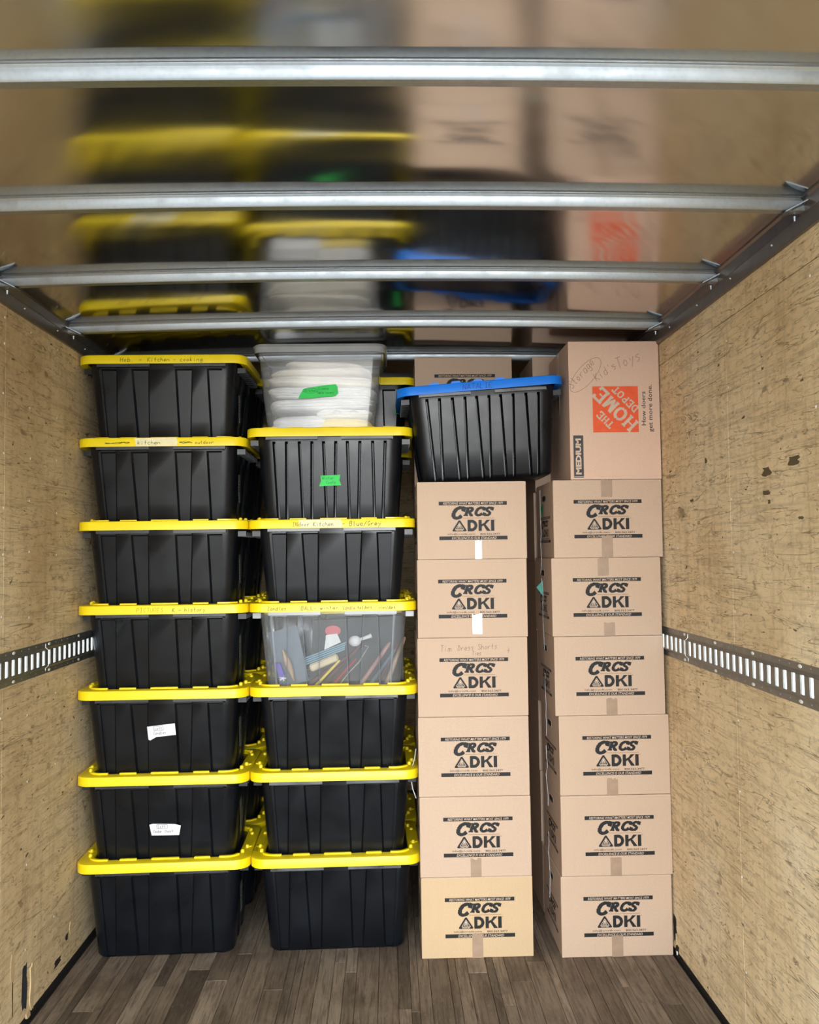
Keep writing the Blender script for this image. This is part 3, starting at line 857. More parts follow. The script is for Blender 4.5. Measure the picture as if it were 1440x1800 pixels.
# big upright box with the orange square logo
W, D, H = 0.373, 0.42, 0.5705
hb = thing('upright_moving_box', 'large cardboard box on end with orange square logo, top of the right stack', 'box', (0.7485, 3.455, 6 * HB + .0005))
link('carton', box_mesh(W, D, H, [M['card_pink']]), hb)
K = H / 1160
def QX(px): return (px - 487) * K * 0.98
def QZ(py): return (1255 - py) * K
def hd_print():
    m = MB(); yb, yt = -.0004, -.0009
    def rect(x0, x1, y0, y1, mat, y): m.add([(QX(x0), y, QZ(y1)), (QX(x1), y, QZ(y1)), (QX(x1), y, QZ(y0)), (QX(x0), y, QZ(y0))], [(0, 1, 2, 3)], mat)
    rect(515, 600, 885, 1238, 2, yb)
    text_mesh(m, 'MEDIUM', 300 * K, 48 * K, QX(557), QZ(1061), 1, yt, 0, 0.05, PI / 2)
    m0 = m; m = MB()
    text_mesh(m, 'How doers', 285 * K, 36 * K, QX(1122), QZ(663), 2, yb, 0, 0.012, PI / 2)
    text_mesh(m, 'get more done.', 398 * K, 48 * K, QX(1185), QZ(662), 2, yb, 0, 0.012, PI / 2)
    return m0, m
m = hd_print()
m[0].build('size_mark', [M['orange'], M['paper_tan'], M['ink_grey']], hb); m[1].build('printed_slogan', [M['orange'], M['paper_tan'], M['ink_grey']], hb)
m = MB()
x0, x1, z0, z1 = QX(687), QX(1078), QZ(862), QZ(475)
m.add([(x0, -.0004, z0), (x1, -.0004, z0), (x1, -.0004, z1), (x0, -.0004, z1)], [(0, 1, 2, 3)], 0)
S = x1 - x0
cxs, czs = (x0 + x1) / 2, (z0 + z1) / 2
ang = math.radians(135)
def xf_factory(cu, cv):
    # cu, cv: centre of the word in the logo's own upright frame (0..1)
    ox = cxs - (cv - .5) * S; oz = czs + (cu - .5) * S
    def xf(p):
        return (ox + p[0] * math.cos(ang) - p[1] * math.sin(ang), oz + p[0] * math.sin(ang) + p[1] * math.cos(ang))
    return xf
def word(t, cu, cv, length, h, sw):
    n = len(t); w = length / (n + .08 * (n - 1))
    slab(m, t, -length / 2, -h / 2, w, h, sw, 0, 1, -.0009, 0.08, xf_factory(cu, cv))
word('HOME', .5, .5, 1.16 * S, .30 * S, .068 * S)
word('THE', .27, .73, .42 * S, .16 * S, .036 * S)
word('DEPOT', .72, .28, .70 * S, .16 * S, .036 * S)
m.build('orange_logo', [M['orange'], M['paper_tan']], hb)
hm = hand('Storage', .034, sw=.0013, x0=QX(620), z0=QZ(385), rot=math.radians(48), y=-.0006)
ov = [(QX(632) + .090 * math.cos(t) * math.cos(.85) - .036 * math.sin(t) * math.sin(.85), QZ(378) + .090 * math.cos(t) * math.sin(.85) + .036 * math.sin(t) * math.cos(.85)) for t in [k * 2 * PI / 24 for k in range(25)]]
stroke(hm, ov, .0012, 0, -.0006, joints=False)
hand("Kid's", .034, sw=.0013, x0=QX(820), z0=QZ(375), rot=math.radians(34), y=-.0006, mb=hm)
hand('Toys', .045, sw=.0013, x0=QX(1020), z0=QZ(290), rot=math.radians(22), y=-.0006, mb=hm)
hm.build('handwriting', M['pen'], hb)
tp = MB(); tp.box(-.0014, .0, .19, .235, .30, H - .001); tp.build('packing_tape', M['tape'], hb)
tp = MB(); tp.box(.01, W - .01, -.0014, 0, .012, .0135); tp.build('flap_edge', M['paper_tan'], hb)

# tape flags and cords on the sides of the right stack
def small(name, label, cat, mb, mat, loc=(0, 0, 0), rot=(0, 0, 0), smooth=False):
    return tag(mb.build(name, mat, loc=loc, rot=rot, smooth=smooth), label, cat)
m = MB(); m.add([(0, 0, .02), (-.006, .03, -.0), (0, .01, -.045), (.0, 0, -.04)], [(0, 1, 2, 3)]); m.add([(0.0006, 0, .02), (-.0054, .03, -.0), (0.0006, .01, -.045), (.0006, 0, -.04)], [(0, 1, 2, 3)])
m.build('tape_flag', M['green_flag'], side4[5], loc=(-.001, .22, .215))
m = MB(); m.add([(0, 0, .03), (-.022, .03, .0), (-.016, .02, -.01), (0, 0, -.035)], [(0, 1, 2, 3)]); m.add([(0.0006, 0, .03), (-.0214, .03, .0), (-.0154, .02, -.01), (0.0006, 0, -.035)], [(0, 1, 2, 3)])
m.build('tape_flag', M['teal'], side4[4], loc=(-.001, .20, .19))
for zi, (za, zb, yy) in enumerate(((1.88, 1.52, 3.66), (1.50, 1.2, 3.64), (1.1, .84, 3.62), (.80, .55, 3.62), (.45, .18, 3.61))):
    m = MB(); rr = random.Random(zi)
    pts = [(.660 + rr.uniform(-.006, .0), yy + rr.uniform(-.012, .012), za + (zb - za) * k / 6) for k in range(7)]
    m.tube(pts, .0009, 5)
    small('loose_strap', 'thin pale strap hanging on the dark side of the right stack, ' + ('topmost', 'second from top', 'third from top', 'fourth from top', 'lowest')[zi], 'strap', m, M['cord'])
m = MB(); m.tube([(.106, 3.60, .80), (.101, 3.60, .765), (.088, 3.595, .72), (.084, 3.59, .68), (.090, 3.59, .64), (.104, 3.59, .60)], .0022, 6)
small('white_cord', 'white cord loop hanging between the totes and the inner cardboard stack', 'cord', m, M['cord'], smooth=True)

# ================================================================== TOTES
TA, TB_ = 0.346, 0.230     # lid half sizes
TH, TP = 0.392, 0.342      # full height, stacking pitch
def body_ring(a, b, r, z, fl, depth, kind, side_depth):
    pts = []
    def face(half):   # list of (offset, depth) from -half..half
        out = []
        for e1, e2 in fl:
            if kind == 'A':
                out += [(e1, 0), (e1 + .007, depth), (e2 - .006, depth), (e2 - .0015, depth * .25), (e2 + .0015, 0)]
            else:
                out += [(e1 - .001, 0), (e1 + .0035, depth), (e1 + .0075, depth), (e1 + .012, 0), (e2 - .012, 0), (e2 - .0075, depth), (e2 - .0035, depth), (e2 + .001, 0)]
        return out
    f = face(a)
    for xx, dd in f: pts.append((xx, -b + dd, z))
    n = 5
    def arc(cx, cy, a0):
        for i in range(n + 1):
            t = a0 + PI / 2 * i / n
            pts.append((cx + r * math.cos(t), cy + r * math.sin(t), z))
    arc(a - r, -b + r, -PI / 2)
    sf = [(-.10, 0), (-.095, side_depth), (-.03, side_depth), (-.025, 0), (.025, 0), (.03, side_depth), (.095, side_depth), (.10, 0)]
    for yy, dd in sf: pts.append((a - dd, yy * b / .2, z))
    arc(a - r, b - r, 0)
    for xx, dd in f: pts.append((-xx, b - dd, z))
    arc(-a + r, b - r, PI / 2)
    for yy, dd in sf: pts.append((-a + dd, -yy * b / .2, z))
    arc(-a + r, -b + r, PI)
    return pts
FA_T = [(-.257, -.184), (-.126, -.053), (.053, .126), (.184, .257)]
FA_B = [(-.234, -.193), (-.108, -.061), (.061, .108), (.193, .234)]
FB_T = [(-.236, -.173), (-.131, -.068), (-.031, .031), (.068, .131), (.173, .236)]
FB_B = [(-.220, -.178), (-.119, -.074), (-.021, .021), (.074, .119), (.178, .220)]
def tote_body(kind, mat, h=TH, open_top=False):
    T, B = (FA_T, FA_B) if kind == 'A' else (FB_T, FB_B)
    dp = 0.011 if kind == 'A' else 0.034
    zt = h - 0.012
    m = MB(); rings = []
    at, bt, ab, bb = .302, .214, .274, .170
    for z, depth, ins in ((0, dp * .3, .012), (.004, dp * .8, .004), (.012, dp, 0), (.12, dp, 0), (.22, dp, 0), (h - .062, dp, 0), (h - .056, 0.0, 0), (zt, 0.0, 0)):
        t = min(1, z / (h - .06))
        fl = [(B[i][0] + (T[i][0] - B[i][0]) * t, B[i][1] + (T[i][1] - B[i][1]) * t) for i in range(len(T))]
        a = ab + (at - ab) * t - ins; b = bb + (bt - bb) * t - ins
        rings.append(body_ring(a, b, .045 + .01 * t, z, fl, depth, kind, .008 if depth > 0 else 0))
    m.loft(rings, True, not open_top)
    return m.mesh('tote_body', [mat], True, 42)
def tote_lid(mat, h=TH, sag=0.0, knobs=True):
    m = MB()
    a, b, r = TA, TB_, .060
    sk = h - .037
    rings = [rrect(a - .004, b - .004, r, sk + .002, 8), rrect(a, b, r, sk, 8), rrect(a, b, r, h - .005, 8), rrect(a - .0015, b - .0015, r, h - .0015, 8), rrect(a - .005, b - .005, r - .004, h, 8),
             rrect(a - .047, b - .049, r - .016, h, 8), rrect(a - .050, b - .0515, r - .018, h - .003, 8), rrect(a - .051, b - .052, r - .018, h - .049, 8)]
    m.loft(rings, False, True)
    # inner underside return so the lid is not hollow from below
    m.loft([rrect(a - .004, b - .004, r, sk + .002, 8), rrect(a - .03, b - .012, r - .01, sk + .006, 8)], False, False)
    # locating tabs along front and back
    for sy in (-1, 1):
        for x0, x1 in ((-.175, -.107), (-.049, .062), (.122, .186)):
            pts = [(x0, sy * (b - .036)), (x1, sy * (b - .036)), (x1 - .003, sy * (b - .047)), (x0 + .003, sy * (b - .047))]
            m.loft([[(p[0], p[1], h - .001) for p in pts], [(p[0], p[1], h + .005) for p in pts], [(p[0] * .998, p[1] * .992 if abs(p[1]) > b - .038 else p[1], h + .0065) for p in pts]], False, True)
        # corner arcs
        for sx in (-1, 1):
            inner, outer = [], []
            for i in range(7):
                t = PI / 2 * i / 6
                cx, cy = a - .096, b - .093
                outer.append((sx * (cx + .058 * math.sin(t)), sy * (cy + .057 * math.cos(t))))
                inner.append((sx * (cx + .047 * math.sin(t)), sy * (cy + .046 * math.cos(t))))
            outer.insert(0, (sx * (a - .124), sy * (b - .036))); inner.insert(0, (sx * (a - .124), sy * (b - .047)))
            outer, inner = outer[:6], inner[:6]
            ring = outer + inner[::-1]
            m.loft([[(p[0], p[1], h - .001) for p in ring], [(p[0], p[1], h + .0065) for p in ring]], False, True)
            for ky in (b - .095, b - .15):
                k = []
                for zz, rr in ((h - .001, .0085), (h + .008, .0082), (h + .012, .006), (h + .0135, .002)):
                    k.append([(sx * (a - (.038 if ky > b - .12 else .026)) + rr * math.cos(q * PI / 5), sy * ky + rr * math.sin(q * PI / 5), zz) for q in range(10)])
                m.loft(k, False, True)
    # slightly raised side pads
    for sx in (-1, 1):
        pts = rrect(.015, .075, .008, h + .004, 3, cx=sx * (a - .022))
        lo = [(p[0], p[1], h - .001) for p in pts]
        m.loft([lo, pts], False, True)
    return m.mesh('lid', [mat], True, 32)
def latch_mesh(mat, x0, x1, h=TH):
    m = MB()
    z1 = h - .0375; z0 = z1 - .013
    y0, y1 = -TB_ + .006, -.212
    m.box(x0, x1, y0, y0 + .002, z0, z1)
    m.box(x0, x1, y0, y1, z0, z0 + .0018)
    n = 9
    for i in range(n + 1):
        xx = x0 + (x1 - x0) * i / n
        m.box(xx - .0008, xx + .0008, y0 - .0012, y1, z0, z1)
    return m.mesh('rim_bracket', [mat])
def grip_mesh(mat, h=TH, sx=1):
    m = MB()
    if True:
        x0, x1 = sorted((sx * .298, sx * .335))
        m.box(x0, x1, -.16, .16, h - .048, h - .044)
        for k in range(9):
            yy = -.16 + k * .04
            m.box(x0, x1, yy - .0015, yy + .0015, h - .066, h - .044)
    return m.mesh('side_grip', [mat])
ME = {}
ME['bodyA'] = tote_body('A', M['black']); ME['bodyB'] = tote_body('B', M['black'], .432)
ME['bodyBb'] = tote_body('B', M['black'], .395)
ME['bodyC'] = tote_body('A', M['clear'], open_top=True)
ME['lidY'] = tote_lid(M['yellow']); ME['lidYB'] = tote_lid(M['yellow'], .432); ME['lidBlue'] = tote_lid(M['blue'], .395)
for k_, mt in (('g', 'latch'), ('d', 'latch_dark'), ('c', 'clear_rim')):
    for side, (a_, b_) in (('L', (-.262, -.050)), ('R', (.050, .262))):
        ME['br' + k_ + side] = latch_mesh(M[mt], a_, b_)
        ME['brB' + k_ + side] = latch_mesh(M[mt], a_, b_, .432)
        ME['brBl' + k_ + side] = latch_mesh(M[mt], a_, b_, .395)
for sx_, q_ in ((-1, 'L'), (1, 'R')):
    ME['grip' + q_] = grip_mesh(M['grip'], TH, sx_); ME['gripB' + q_] = grip_mesh(M['grip'], .432, sx_); ME['gripBl' + q_] = grip_mesh(M['grip'], .395, sx_)
    ME['gripc' + q_] = grip_mesh(M['clear_rim'], TH, sx_)
st = MB(); st.poly([(-.02, -.06), (.02, -.06), (.02, .06), (-.02, .06)], thick=.0005)
for k in range(7): st.poly([(-.015, -.05 + k * .012), (.012 - (k % 3) * .004, -.05 + k * .012), (.012 - (k % 3) * .004, -.045 + k * .012), (-.015, -.045 + k * .012)], y=-.0004, thick=.0003, mat=1)
ME['sticker'] = st.mesh('sticker', [M['sticker'], M['ink']])

def tote(x, y, z, label, group, kind='A', lid='lidY', br='g', rot=(0, 0, 0), sticker=False, back=False, clear=False, name='storage_tote'):
    t = thing(name, label, 'storage tote', (x, y, z), rot, group)
    suf = {'A': '', 'B': 'B', 'Bl': 'Bl'}[kind]
    bd = link('tote_body', ME['bodyC'] if clear else ME[{'A': 'bodyA', 'B': 'bodyB', 'Bl': 'bodyBb'}[kind]], t)
    link('lid', ME[lid], t)
    if not back:
        link('rim_bracket', ME['br' + suf + br + 'L'], t); link('rim_bracket', ME['br' + suf + br + 'R'], t)
    for q_ in 'LR': link('side_grip', ME[('gripc' if clear else 'grip' + suf) + q_], t)
    if sticker:
        link('sticker', ME['sticker'], t, (.2925, -.06, .19), (0, -.082, PI / 2))
    return t

def front_y(z, h=TH, depth=0.0):
    t = min(1, z / (h - .06)); return -(.170 + (.214 - .170) * t) + depth
CY1 = 3.497 + TB_
CY2 = 3.513 + TB_
CX1, CX2 = -0.927, -0.232
G1, G2 = 'yellow-lidded totes in the left front stack', 'yellow-lidded totes in the second front stack'
lab1 = ['bottom black tote of the left stack, on the floor by the wall',
        'black tote with a wide white tape label, second from the floor in the left stack',
        'black tote with a small tilted white label, third from the floor in the left stack',
        'black tote with history writing on its lid, fourth from the floor in the left stack',
        'black tote with a plain unmarked lid, third from top of the left stack',
        'black tote with white tape and struck-out words on its lid',
        'topmost black tote of the left stack, marker words along its yellow lid']
T1 = []
for i in range(7):
    T1.append(tote(CX1 + (0.0, .0005, -.0005, .001, .001, .0, .002)[i], CY1 + (0, .001, -.001, .001, 0, .001, 0)[i], i * TP, lab1[i], G1, br='d', rot=(0, 0, (.030, .012, .008, .002, .004, .0, .0)[i]), sticker=True))
lab2 = ['bottom black tote of the second stack, on the floor',
        'black tote second from the floor in the second stack',
        'black tote directly under the see-through tote of candles',
        'see-through tote with yellow lid, filled with candles',
        'black tote with cream tape and words on its lid, above the candle tote']
T2 = []
for i in range(5):
    T2.append(tote(CX2 + (.001, .0, .0, 0, .0)[i], CY2, i * TP, lab2[i], G2, br='c' if i == 3 else 'g', rot=(0, 0, (.022, .012, .006, .004, 0.0)[i]), clear=(i == 3)))
rb = MB()
for (t0, t1), (b0, b1) in zip(FA_T, FA_B):
    for xt, xb in ((t0, b0), (t1, b1)):
        n_ = 8; rr_ = []
        for j in range(n_ + 1):
            q = j / n_; xx = xb + (xt - xb) * q; z_r = .012 + (TH - .074) * q
            yy = front_y(z_r) - .0012
            rr_.append([(xx - .0016, yy, z_r), (xx + .0016, yy, z_r), (xx + .0016, yy + .0012, z_r), (xx - .0016, yy + .0012, z_r)])
        one = MB(); one.loft(rr_); one.build('moulded_rib', M['clear_rib'], T2[3])
T2.append(tote(CX2 - .006, CY2, 5 * TP - .002, 'black tote with narrow deep ribs and green tape on its front', G2, kind='B', lid='lidYB', br='d'))
lv = ['at floor level', 'on the second level', 'on the third level', 'on the fourth level', 'on the fifth level', 'on the sixth level', 'at the top']
for i in range(7):
    tote(CX1 + .004, CY1 + .468 + (i % 2) * .003, i * TP, 'back-row tote behind the left stack, ' + lv[i], 'yellow-lidded totes in the second row', back=True)
for i in range(7):
    tt = tote(CX2 + (.028 if i == 6 else .004), CY2 + .468 + (i % 2) * .003, i * TP, 'back-row tote behind the second stack, ' + lv[i] + (', beside the clear bin of linens' if i == 6 else ''), 'yellow-lidded totes in the second row', kind='A', back=True)
    if i == 6:
        g_ = MB(); g_.poly([(-.02, -.02), (.012, -.024), (.018, .0), (.006, .02), (-.012, .03)], thick=.0006)
        g_.build('tape_flag', M['tape_green'], tt, loc=(.262, -.2165, .24), rot=(.05, 0, 0))

# blue-lidded tote, tipped, resting on the inner cardboard stack
BL = thing('storage_tote', 'tilted black tote with a bright blue lid, on top of the cardboard stack', 'storage tote', (0.415, 3.475 + .212, 6 * HB + .0155), (0, -.058, .0))
link('tote_body', ME['bodyBb'], BL)
ld = link('lid', ME['lidBlue'], BL, (0, 0, .002), (0, -.018, 0))
link('rim_bracket', ME['brBlgL'], BL); link('rim_bracket', ME['brBlgR'], BL); link('side_grip', ME['gripBlL'], BL); link('side_grip', ME['gripBlR'], BL)
for k, xx in enumerate((-.19, -.10, -.01, .08)):
    bm_ = MB()
    pr = [(-.022, 0), (-.014, .009), (.014, .009), (.022, 0)]
    bm_.loft([[(xx + p[0], -TB_ + .002 + q, .395 + p[1] - .001) for p in pr] for q in (0, .02)])
    bm_.build('lid_tab', M['blue'], ld)
hand('NATALIE', .021, wide=.85, sw=.0022, x0=-.012, z0=.395 - .030, y=-TB_ - .0006).build('handwriting', M['marker_blue'], ld)

# ---- writing and tape on lids and fronts
YL = -TB_ - .0007
def lidtext(t, text, x, h=.016, mat='marker', wide=.78, sw=.0016, z=TH - .029, rot=0):
    return hand(text, h, wide=wide, sw=sw, x0=x, z0=z, y=YL, rot=rot).build('handwriting', M[mat], t)
lidtext(T1[6], 'Hob. -', -.120, .017, wide=.9); lidtext(T1[6], 'Kitchen', -.008, .017, wide=.78); lidtext(T1[6], '- cooking', .112, .016, wide=.85)
def lidtape(t, x0, x1, mat):
    m = MB(); z0, z1 = TH - .0365, TH - .0015
    m.poly([(x0 + .006, z0 + .001), (x1 - .004, z0), (x1, (z0 + z1) / 2), (x1 - .006, z1), (x0, z1 - .001), (x0 + .004, (z0 + z1) / 2)], y=-TB_ - .0004, thick=.0003)
    m.build('lid_tape', M[mat], t)
lidtape(T1[5], -.105, .07, 'tape_cream')
lidtext(T1[5], 'kitchen', -.045, .016, 'ink_grey', wide=.85)
hm = MB()
rr = random.Random(4)
for xa, xb in ((-.225, -.125), (.078, .13)):
    for q in range(3):
        stroke(hm, [(xa + (xb - xa) * k / 8, TH - .022 + rr.uniform(-.004, .004)) for k in range(9)], .0018, 0, YL, joints=False)
hm.build('crossed_out_words', M['marker'], T1[5])
lidtext(T1[5], 'outdoor', .18, .014, wide=.8)
lidtext(T1[3], 'PICTURES', -.042, .017, 'marker_faint', wide=.82); lidtext(T1[3], 'K - history', .115, .017, wide=.72)
lidtape(T2[4], -.135, .045, 'tape_cream')
lidtext(T2[4], 'INdoor Kitchen', -.075, .017, 'ink_grey', wide=.72); lidtext(T2[4], '- Blue/Grey', .125, .019, wide=.78, sw=.002)
lidtext(T2[3], 'Candles', -.225, .014, wide=.8); lidtext(T2[3], 'BALL- winter', -.05, .015, wide=.86); lidtext(T2[3], 'Candle holders -', .112, .014, wide=.62, rot=.02); lidtext(T2[3], 'iron/dark', .225, .013, wide=.62)
hm = hand('Dining', .02, sw=.002); o = hm.build('handwriting', M['marker'], T2[0], loc=(-.325, -.10, TH + .0055), rot=(-PI / 2, 0, PI / 2))

def front_tape(t, pts, x, z, mat, words, h=TH, tilt=0.0, wmat='ink', yo=-.0018):
    """paper tape on the front of a tote; words: (text,x,z,size)"""
    y = front_y(z, h) + yo
    m = MB(); m.poly(pts, thick=.0007)
    o = m.build('tape_label', M[mat], t, loc=(x, y, z), rot=(math.atan2(.044, .33), -tilt, 0))
    hm = MB()
    for w in words:
        if w[0] == 'BOX':
            a, b, c, d = w[1:5]
            stroke(hm, [(a, c), (b, c), (b, d), (a, d), (a, c)], .0011, 0, -.0006)
        else:
            hand(w[0], w[3], wide=w[4] if len(w) > 4 else .7, sw=w[5] if len(w) > 5 else .0012, x0=w[1], z0=w[2], y=-.0006, mb=hm)
    hm.build('handwriting', M[wmat], o)
    return o
front_tape(T1[2], [(-.052, -.030), (-.045, -.034), (-.02, -.022), (.060, -.020), (.060, .028), (-.052, .024)], -.006, .222, 'tape_paper', [('BOX', -.026, .012, .005, .023), ('Loft', -.007, .008, .011), ('Candles', -.004, -.012, .012, .62)], tilt=.07)
front_tape(T1[1], [(-.060, .022), (-.046, .026), (.040, .023), (.066, .016), (.058, -.024), (-.052, -.023)], .006, .168, 'tape_paper', [('BOX', -.030, .012, .006, .022), ('Loft', -.010, .009, .011), ('Cedar Chest', -.004, -.012, .012, .62)])
front_tape(T2[5], [(-.042, -.024), (.050, -.021), (.042, .0), (.046, .023), (-.036, .020), (-.034, -.002)], -.004, .214, 'tape_green', [('Winter', -.004, .004, .012), ('Coats', .008, -.014, .012)], h=.432, wmat='marker_green')

# ---- contents of the see-through tote (all inside T2[3]); local frame of the tote, world placed
tx, ty, tz = CX2, CY2, 3 * TP
GI = 'things inside the see-through tote'
def inside(name, label, cat, mb, mat, smooth=True, group=None):
    o = mb.build(name, mat, smooth=smooth, loc=(tx, ty, tz))
    return tag(o, label, cat, group)
def pxl(cx, cy, yoff=0.0):
    """crop coordinates of the tote (135..1350 x 180..790) to local metres"""
    k = 1 / (4.5 * 426.0)
    return ((cx - 738) * k, -.140 + yoff, (790 - cy) * k + .018)
def rod(a, b, r0, r1, yo, yo2=None):
    m = MB(); p = Vector(pxl(a[0], a[1], yo)); q = Vector(pxl(b[0], b[1], yo if yo2 is None else yo2))
    pts = [p.lerp(q, t) for t in (0, .05, .5, .95, 1)]
    m.tube(pts, [r0 * .7, r0, (r0 + r1) / 2, r1, r1 * .5], 10)
    return m
inside('taper_candle', 'yellow taper candle leaning in the see-through tote', 'candle', rod((555, 780), (785, 545), .0065, .005, .0), M['candle_yellow'], group=GI)
inside('taper_candle', 'dark red taper candle leaning in the see-through tote', 'candle', rod((700, 770), (915, 535), .0065, .005, .0), M['candle_red'], group=GI)
inside('taper_candle', 'thick plum candle behind the yellow taper', 'candle', rod((500, 765), (850, 520), .012, .011, .030), M['candle_brown'], group=GI)
inside('taper_candle', 'long plum candle behind the dark red taper', 'candle', rod((620, 770), (960, 430), .010, .009, .060), M['candle_brown'], group=GI)
for i, (a, b, r, mt, lb) in enumerate((((930, 770), (1190, 410), .010, 'candle_rose', 'dusty rose candle at the left of the right-hand bundle'), ((1010, 770), (1230, 470), .008, 'candle_grey', 'slate candle in the right-hand bundle'), ((1080, 770), (1250, 430), .008, 'candle_brown', 'plum candle in the right-hand bundle'), ((1150, 770), (1300, 400), .010, 'candle_tan', 'tan candle at the right of the bundle'), ((1200, 640), (1310, 380), .010, 'candle_rose', 'dusty rose candle by the right end of the tote'))):
    inside('taper_candle', lb, 'candle', rod(a, b, r, r * .9, .004 + .018 * i), M[mt], group=GI)
m = MB(); m.tube([pxl(755, 770, -.004), pxl(860, 640, -.006), pxl(940, 560, -.004), pxl(990, 480, 0), pxl(1015, 440, 0), pxl(985, 432, 0)], .0016, 6)
inside('cream_string', 'thin cream string curling beside the dark red candle', 'string', m, M['cream'], group=GI)
inside('cloth_roll', 'short cream roll at the middle of the see-through tote', 'roll', rod((545, 610), (770, 520), .017, .016, .012), M['cream'], group=GI)
m = MB()
a, b, c, d = [Vector(pxl(*q)) for q in ((500, 590, .03), (505, 520, .03), (835, 400, .03), (820, 470, .03))]
for k in range(4):
    t0, t1 = k / 4, k / 4 + .16
    p = [a.lerp(b, t0), d.lerp(c, t0), d.lerp(c, t1), a.lerp(b, t1)]
    m.loft([[q for q in p], [q + Vector((0, .003, 0)) for q in p]])
inside('zip_bag', 'blue-striped zip bag above the cream roll', 'bag', m, M['bagblue'], False, group=GI)
m = MB(); m.loft([[Vector(pxl(725 + 65 * math.cos(t * PI / 8), 318 + 42 * math.sin(t * PI / 8), y_)) for t in range(16)] for y_ in (.05, .056)])
inside('pink_disc', 'pink oval card in the see-through tote', 'card', m, M['pink'], False, group=GI)
m = MB(); p = [Vector(pxl(*q)) for q in ((655, 470, .04), (670, 350, .04), (760, 340, .04), (790, 410, .04))]
m.loft([p, [q + Vector((0, .002, 0)) for q in p]]); m.tube([pxl(672, 360, .038), pxl(690, 440, .038)], .004, 6)
inside('gift_tag', 'white tag with small print below the pink card', 'card', m, M['white'], False, group=GI)
m = MB()
cx_ = Vector(pxl(905, 400, .03)); rings = []
for j in range(1, 8):
    t = PI * j / 8; rings.append([(cx_.x + .027 * math.sin(t) * math.cos(q * PI / 6), cx_.y + .02 * math.sin(t) * math.sin(q * PI / 6), cx_.z + .024 * math.cos(t)) for q in range(12)])
m.loft(rings); m.tube([cx_ + Vector((.02, 0, .005)), cx_ + Vector((.07, 0, .022))], [.006, .010], 8)
inside('glass_holder', 'pale glass candle holder with a stem, tipped over', 'candle holder', m, M['white'], group=GI)
m = MB(); m.loft([[Vector(pxl(290 + dx * 20 + zz * 35, 560 + zz * 110, dy * .012)) for dx, dy in ((-1, -1), (1, -1), (1, 1), (-1, 1))] for zz in (0, .15, .85, 1)])
inside('wrapped_candle', 'purple wrapped candle at the left of the tote', 'candle', m, M['purple'], group=GI)
m = MB()
for q in range(5):
    m.tube([pxl(330, 680, -.004), pxl(330 + 28 * math.cos(q * 1.25), 680 + 22 * math.sin(q * 1.25), -.008)], [.002, .005], 6)
inside('ribbon_bow', 'small white bow under the purple wrapped candle', 'bow', m, M['white'], group=GI)
m = MB(); rings = []
for j in range(7):
    t = j / 6; w = math.sin(PI * min(.98, t * .9 + .08)) * .016
    cc = Vector(pxl(325 + 90 * t, 460 + 250 * t, .02)); rings.append([cc + Vector((w * math.cos(q * PI / 5), .012 * math.sin(q * PI / 5), 0)) for q in range(10)])
m.loft(rings)
inside('wicker_ring', 'tan wooden oval piece beside the purple candle', 'ornament', m, M['candle_tan'], group=GI)
m = MB(); p = [Vector(pxl(*q)) for q in ((300, 770, .05), (195, 330, .05), (430, 270, .05), (530, 720, .05))]
m.loft([p, [q + Vector((0, .006, 0)) for q in p]])
inside('flat_folder', 'flat slate-blue folder standing at the left of the tote', 'folder', m, M['slate'], False, group=GI)
m = MB(); p = [Vector(pxl(*q)) for q in ((520, 740, .10), (560, 240, .10), (1290, 210, .10), (1300, 740, .10))]
m.loft([p, [q + Vector((0, .05, 0)) for q in p]])
inside('packed_box', 'dark flat box behind the candles', 'box', m, M['dim_box'], False, group=GI)

# ================================================================== clear bin of linens
bx, by, bz = -0.279, 3.765, 5 * TP + .432 - .047
cb = thing('clear_bin', 'clear lidless bin of white linens on top of the second stack', 'storage bin', (bx, by, bz))
m = MB()
hB = .397
rings = []
for z, e in ((0, -.008), (.006, 0), (.18, .020), (hB - .05, .034), (hB - .045, .038), (hB - .012, .040), (hB - .010, .050), (hB, .052), (hB + .003, .050)):
    rings.append(rrect(.222 + e, .165 + e, .035, z + .0, 6))
m.loft(rings, True, False)
m.build('bin_wall', M['clear_bin'], cb, smooth=True, angle=30)
m = MB(); m.loft([rrect(.2765, .2195, .045, hB - .030, 6), rrect(.2775, .2205, .045, hB - .007, 6), rrect(.282, .225, .047, hB - .005, 6), rrect(.283, .223, .047, hB - .002, 6), rrect(.277, .220, .045, hB + .004, 6), rrect(.266, .209, .04, hB + .003, 6), rrect(.266, .209, .04, hB - .006, 6)], False, False)
m.build('bin_rim', M['clear_rim'], cb, smooth=True, angle=40)
m = MB()
m.poly([(-.080, -.030), (-.035, -.030), (.02, -.025), (.072, -.022), (.088, -.008), (.085, .020), (.078, .031), (.01, .024), (-.055, .012), (-.062, .006)], thick=.0006)
tg = m.build('tape_label', M['tape_green'], cb, loc=(-.012, -.1965, .205), rot=(-.11, 0, 0))
hm = hand('Kitchen', .011, sw=.0011, x0=-.026, z0=-.002, y=-.0006)
stroke(hm, [(-.028 + .03 * math.cos(k * PI / 8), .003 + .011 * math.sin(k * PI / 8)) for k in range(17)], .0009, 0, -.0006)
hand('Linens', .012, sw=.0012, x0=.028, z0=.006, y=-.0006, mb=hm); hand('Table covers', .010, sw=.0012, wide=.6, x0=.035, z0=-.011, y=-.0006, mb=hm)
hm.build('handwriting', M['marker_green'], tg)
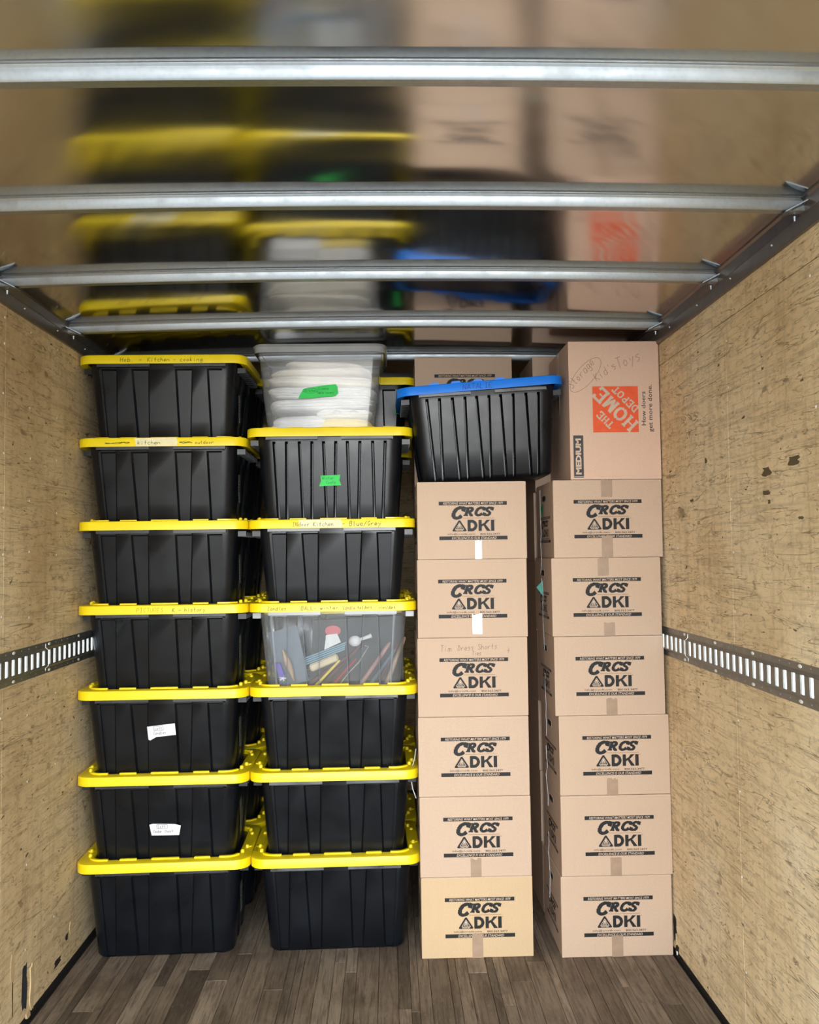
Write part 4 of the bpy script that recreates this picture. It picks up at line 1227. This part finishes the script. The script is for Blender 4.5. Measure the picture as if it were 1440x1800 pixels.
def fold(w, d, h, seed, layers=3):
    """folded cloth: loft of a rounded slab whose edge is rippled into fold layers"""
    r = random.Random(seed); m = MB(); rings = []
    n = layers * 4
    for j in range(n + 1):
        t = j / n
        rip = 0.007 * abs(math.sin(PI * layers * t))
        prof = .80 + .20 * math.sin(PI * min(1, t * .9 + .05))
        ring = []
        base = rrect(w * prof + rip, d * prof + rip, min(w, d) * .45, 0, 7)
        for i, (px_, py_, _) in enumerate(base):
            wob = .0035 * math.sin(i * 1.3 + seed + t * 5) + .0025 * math.sin(i * .6 + seed * 2)
            zz = h * t + .004 * math.sin(px_ * 28 + seed) * t
            ring.append((px_ * (1 + wob * 4), py_ * (1 + wob * 4), zz))
        rings.append(ring)
    m.loft(rings)
    return m
GL = 'folded linens inside the clear bin'
stackz = bz + .008
items = [(-.096, -.060, .122, .10, .100, 'linen', 'white folded cloth at the bottom left of the clear bin', 3), (.108, -.066, .112, .098, .088, 'linen_yellow', 'yellow folded cloth at the bottom right of the clear bin', 2),
         (.106, -.064, .114, .095, .038, 'linen', 'patterned white cloth above the yellow cloth', 4)]
z_ = [stackz, stackz, stackz + .091]
for k, it in enumerate(items):
    o = fold(it[2], it[3], it[4], k + 1, it[7]).build('folded_linen', M[it[5]], smooth=True, angle=60, loc=(bx + it[0] * .93, by + it[1], z_[k]))
    tag(o, it[6], 'cloth', GL)
    if k == 2:
        pm_ = MB()
        for cxx in (-.03, .04):
            for rr_ in (.014, .009):
                stroke(pm_, [(cxx + rr_ * 1.3 * math.cos(t * PI / 8), .012 + rr_ * math.sin(t * PI / 8)) for t in range(9)], .0009, 0, 0)
        pm_.build('printed_pattern', M['ink_grey'], o, loc=(0, -.1045, .004))
zz = stackz + .130
for k, (w_, d_, h_, mt, lb, ly, ox) in enumerate(((.222, .150, .046, 'linen', 'wide white folded cloth across the middle of the clear bin', 5, 0), (.226, .155, .050, 'linen', 'finely pleated white cloth behind the green tape', 6, .004), (.226, .155, .044, 'linen_cream', 'cream folded cloth just above the green tape', 3, -.002), (.212, .150, .036, 'linen_cream', 'cream folded cloth second from the top of the bin', 2, .0), (.165, .125, .026, 'linen_cream', 'topmost rounded cream cloth in the clear bin', 2, .006))):
    o = fold(w_, d_, h_, 20 + k, ly).build('folded_linen', M[mt], smooth=True, angle=60, loc=(bx + ox, by - .012, zz), rot=(0, (-.03, .02, .03, -.025, .02)[k], (.05, -.04, .06, -.03, .1)[k]))
    tag(o, lb, 'cloth', GL)
    zz += h_ + .001
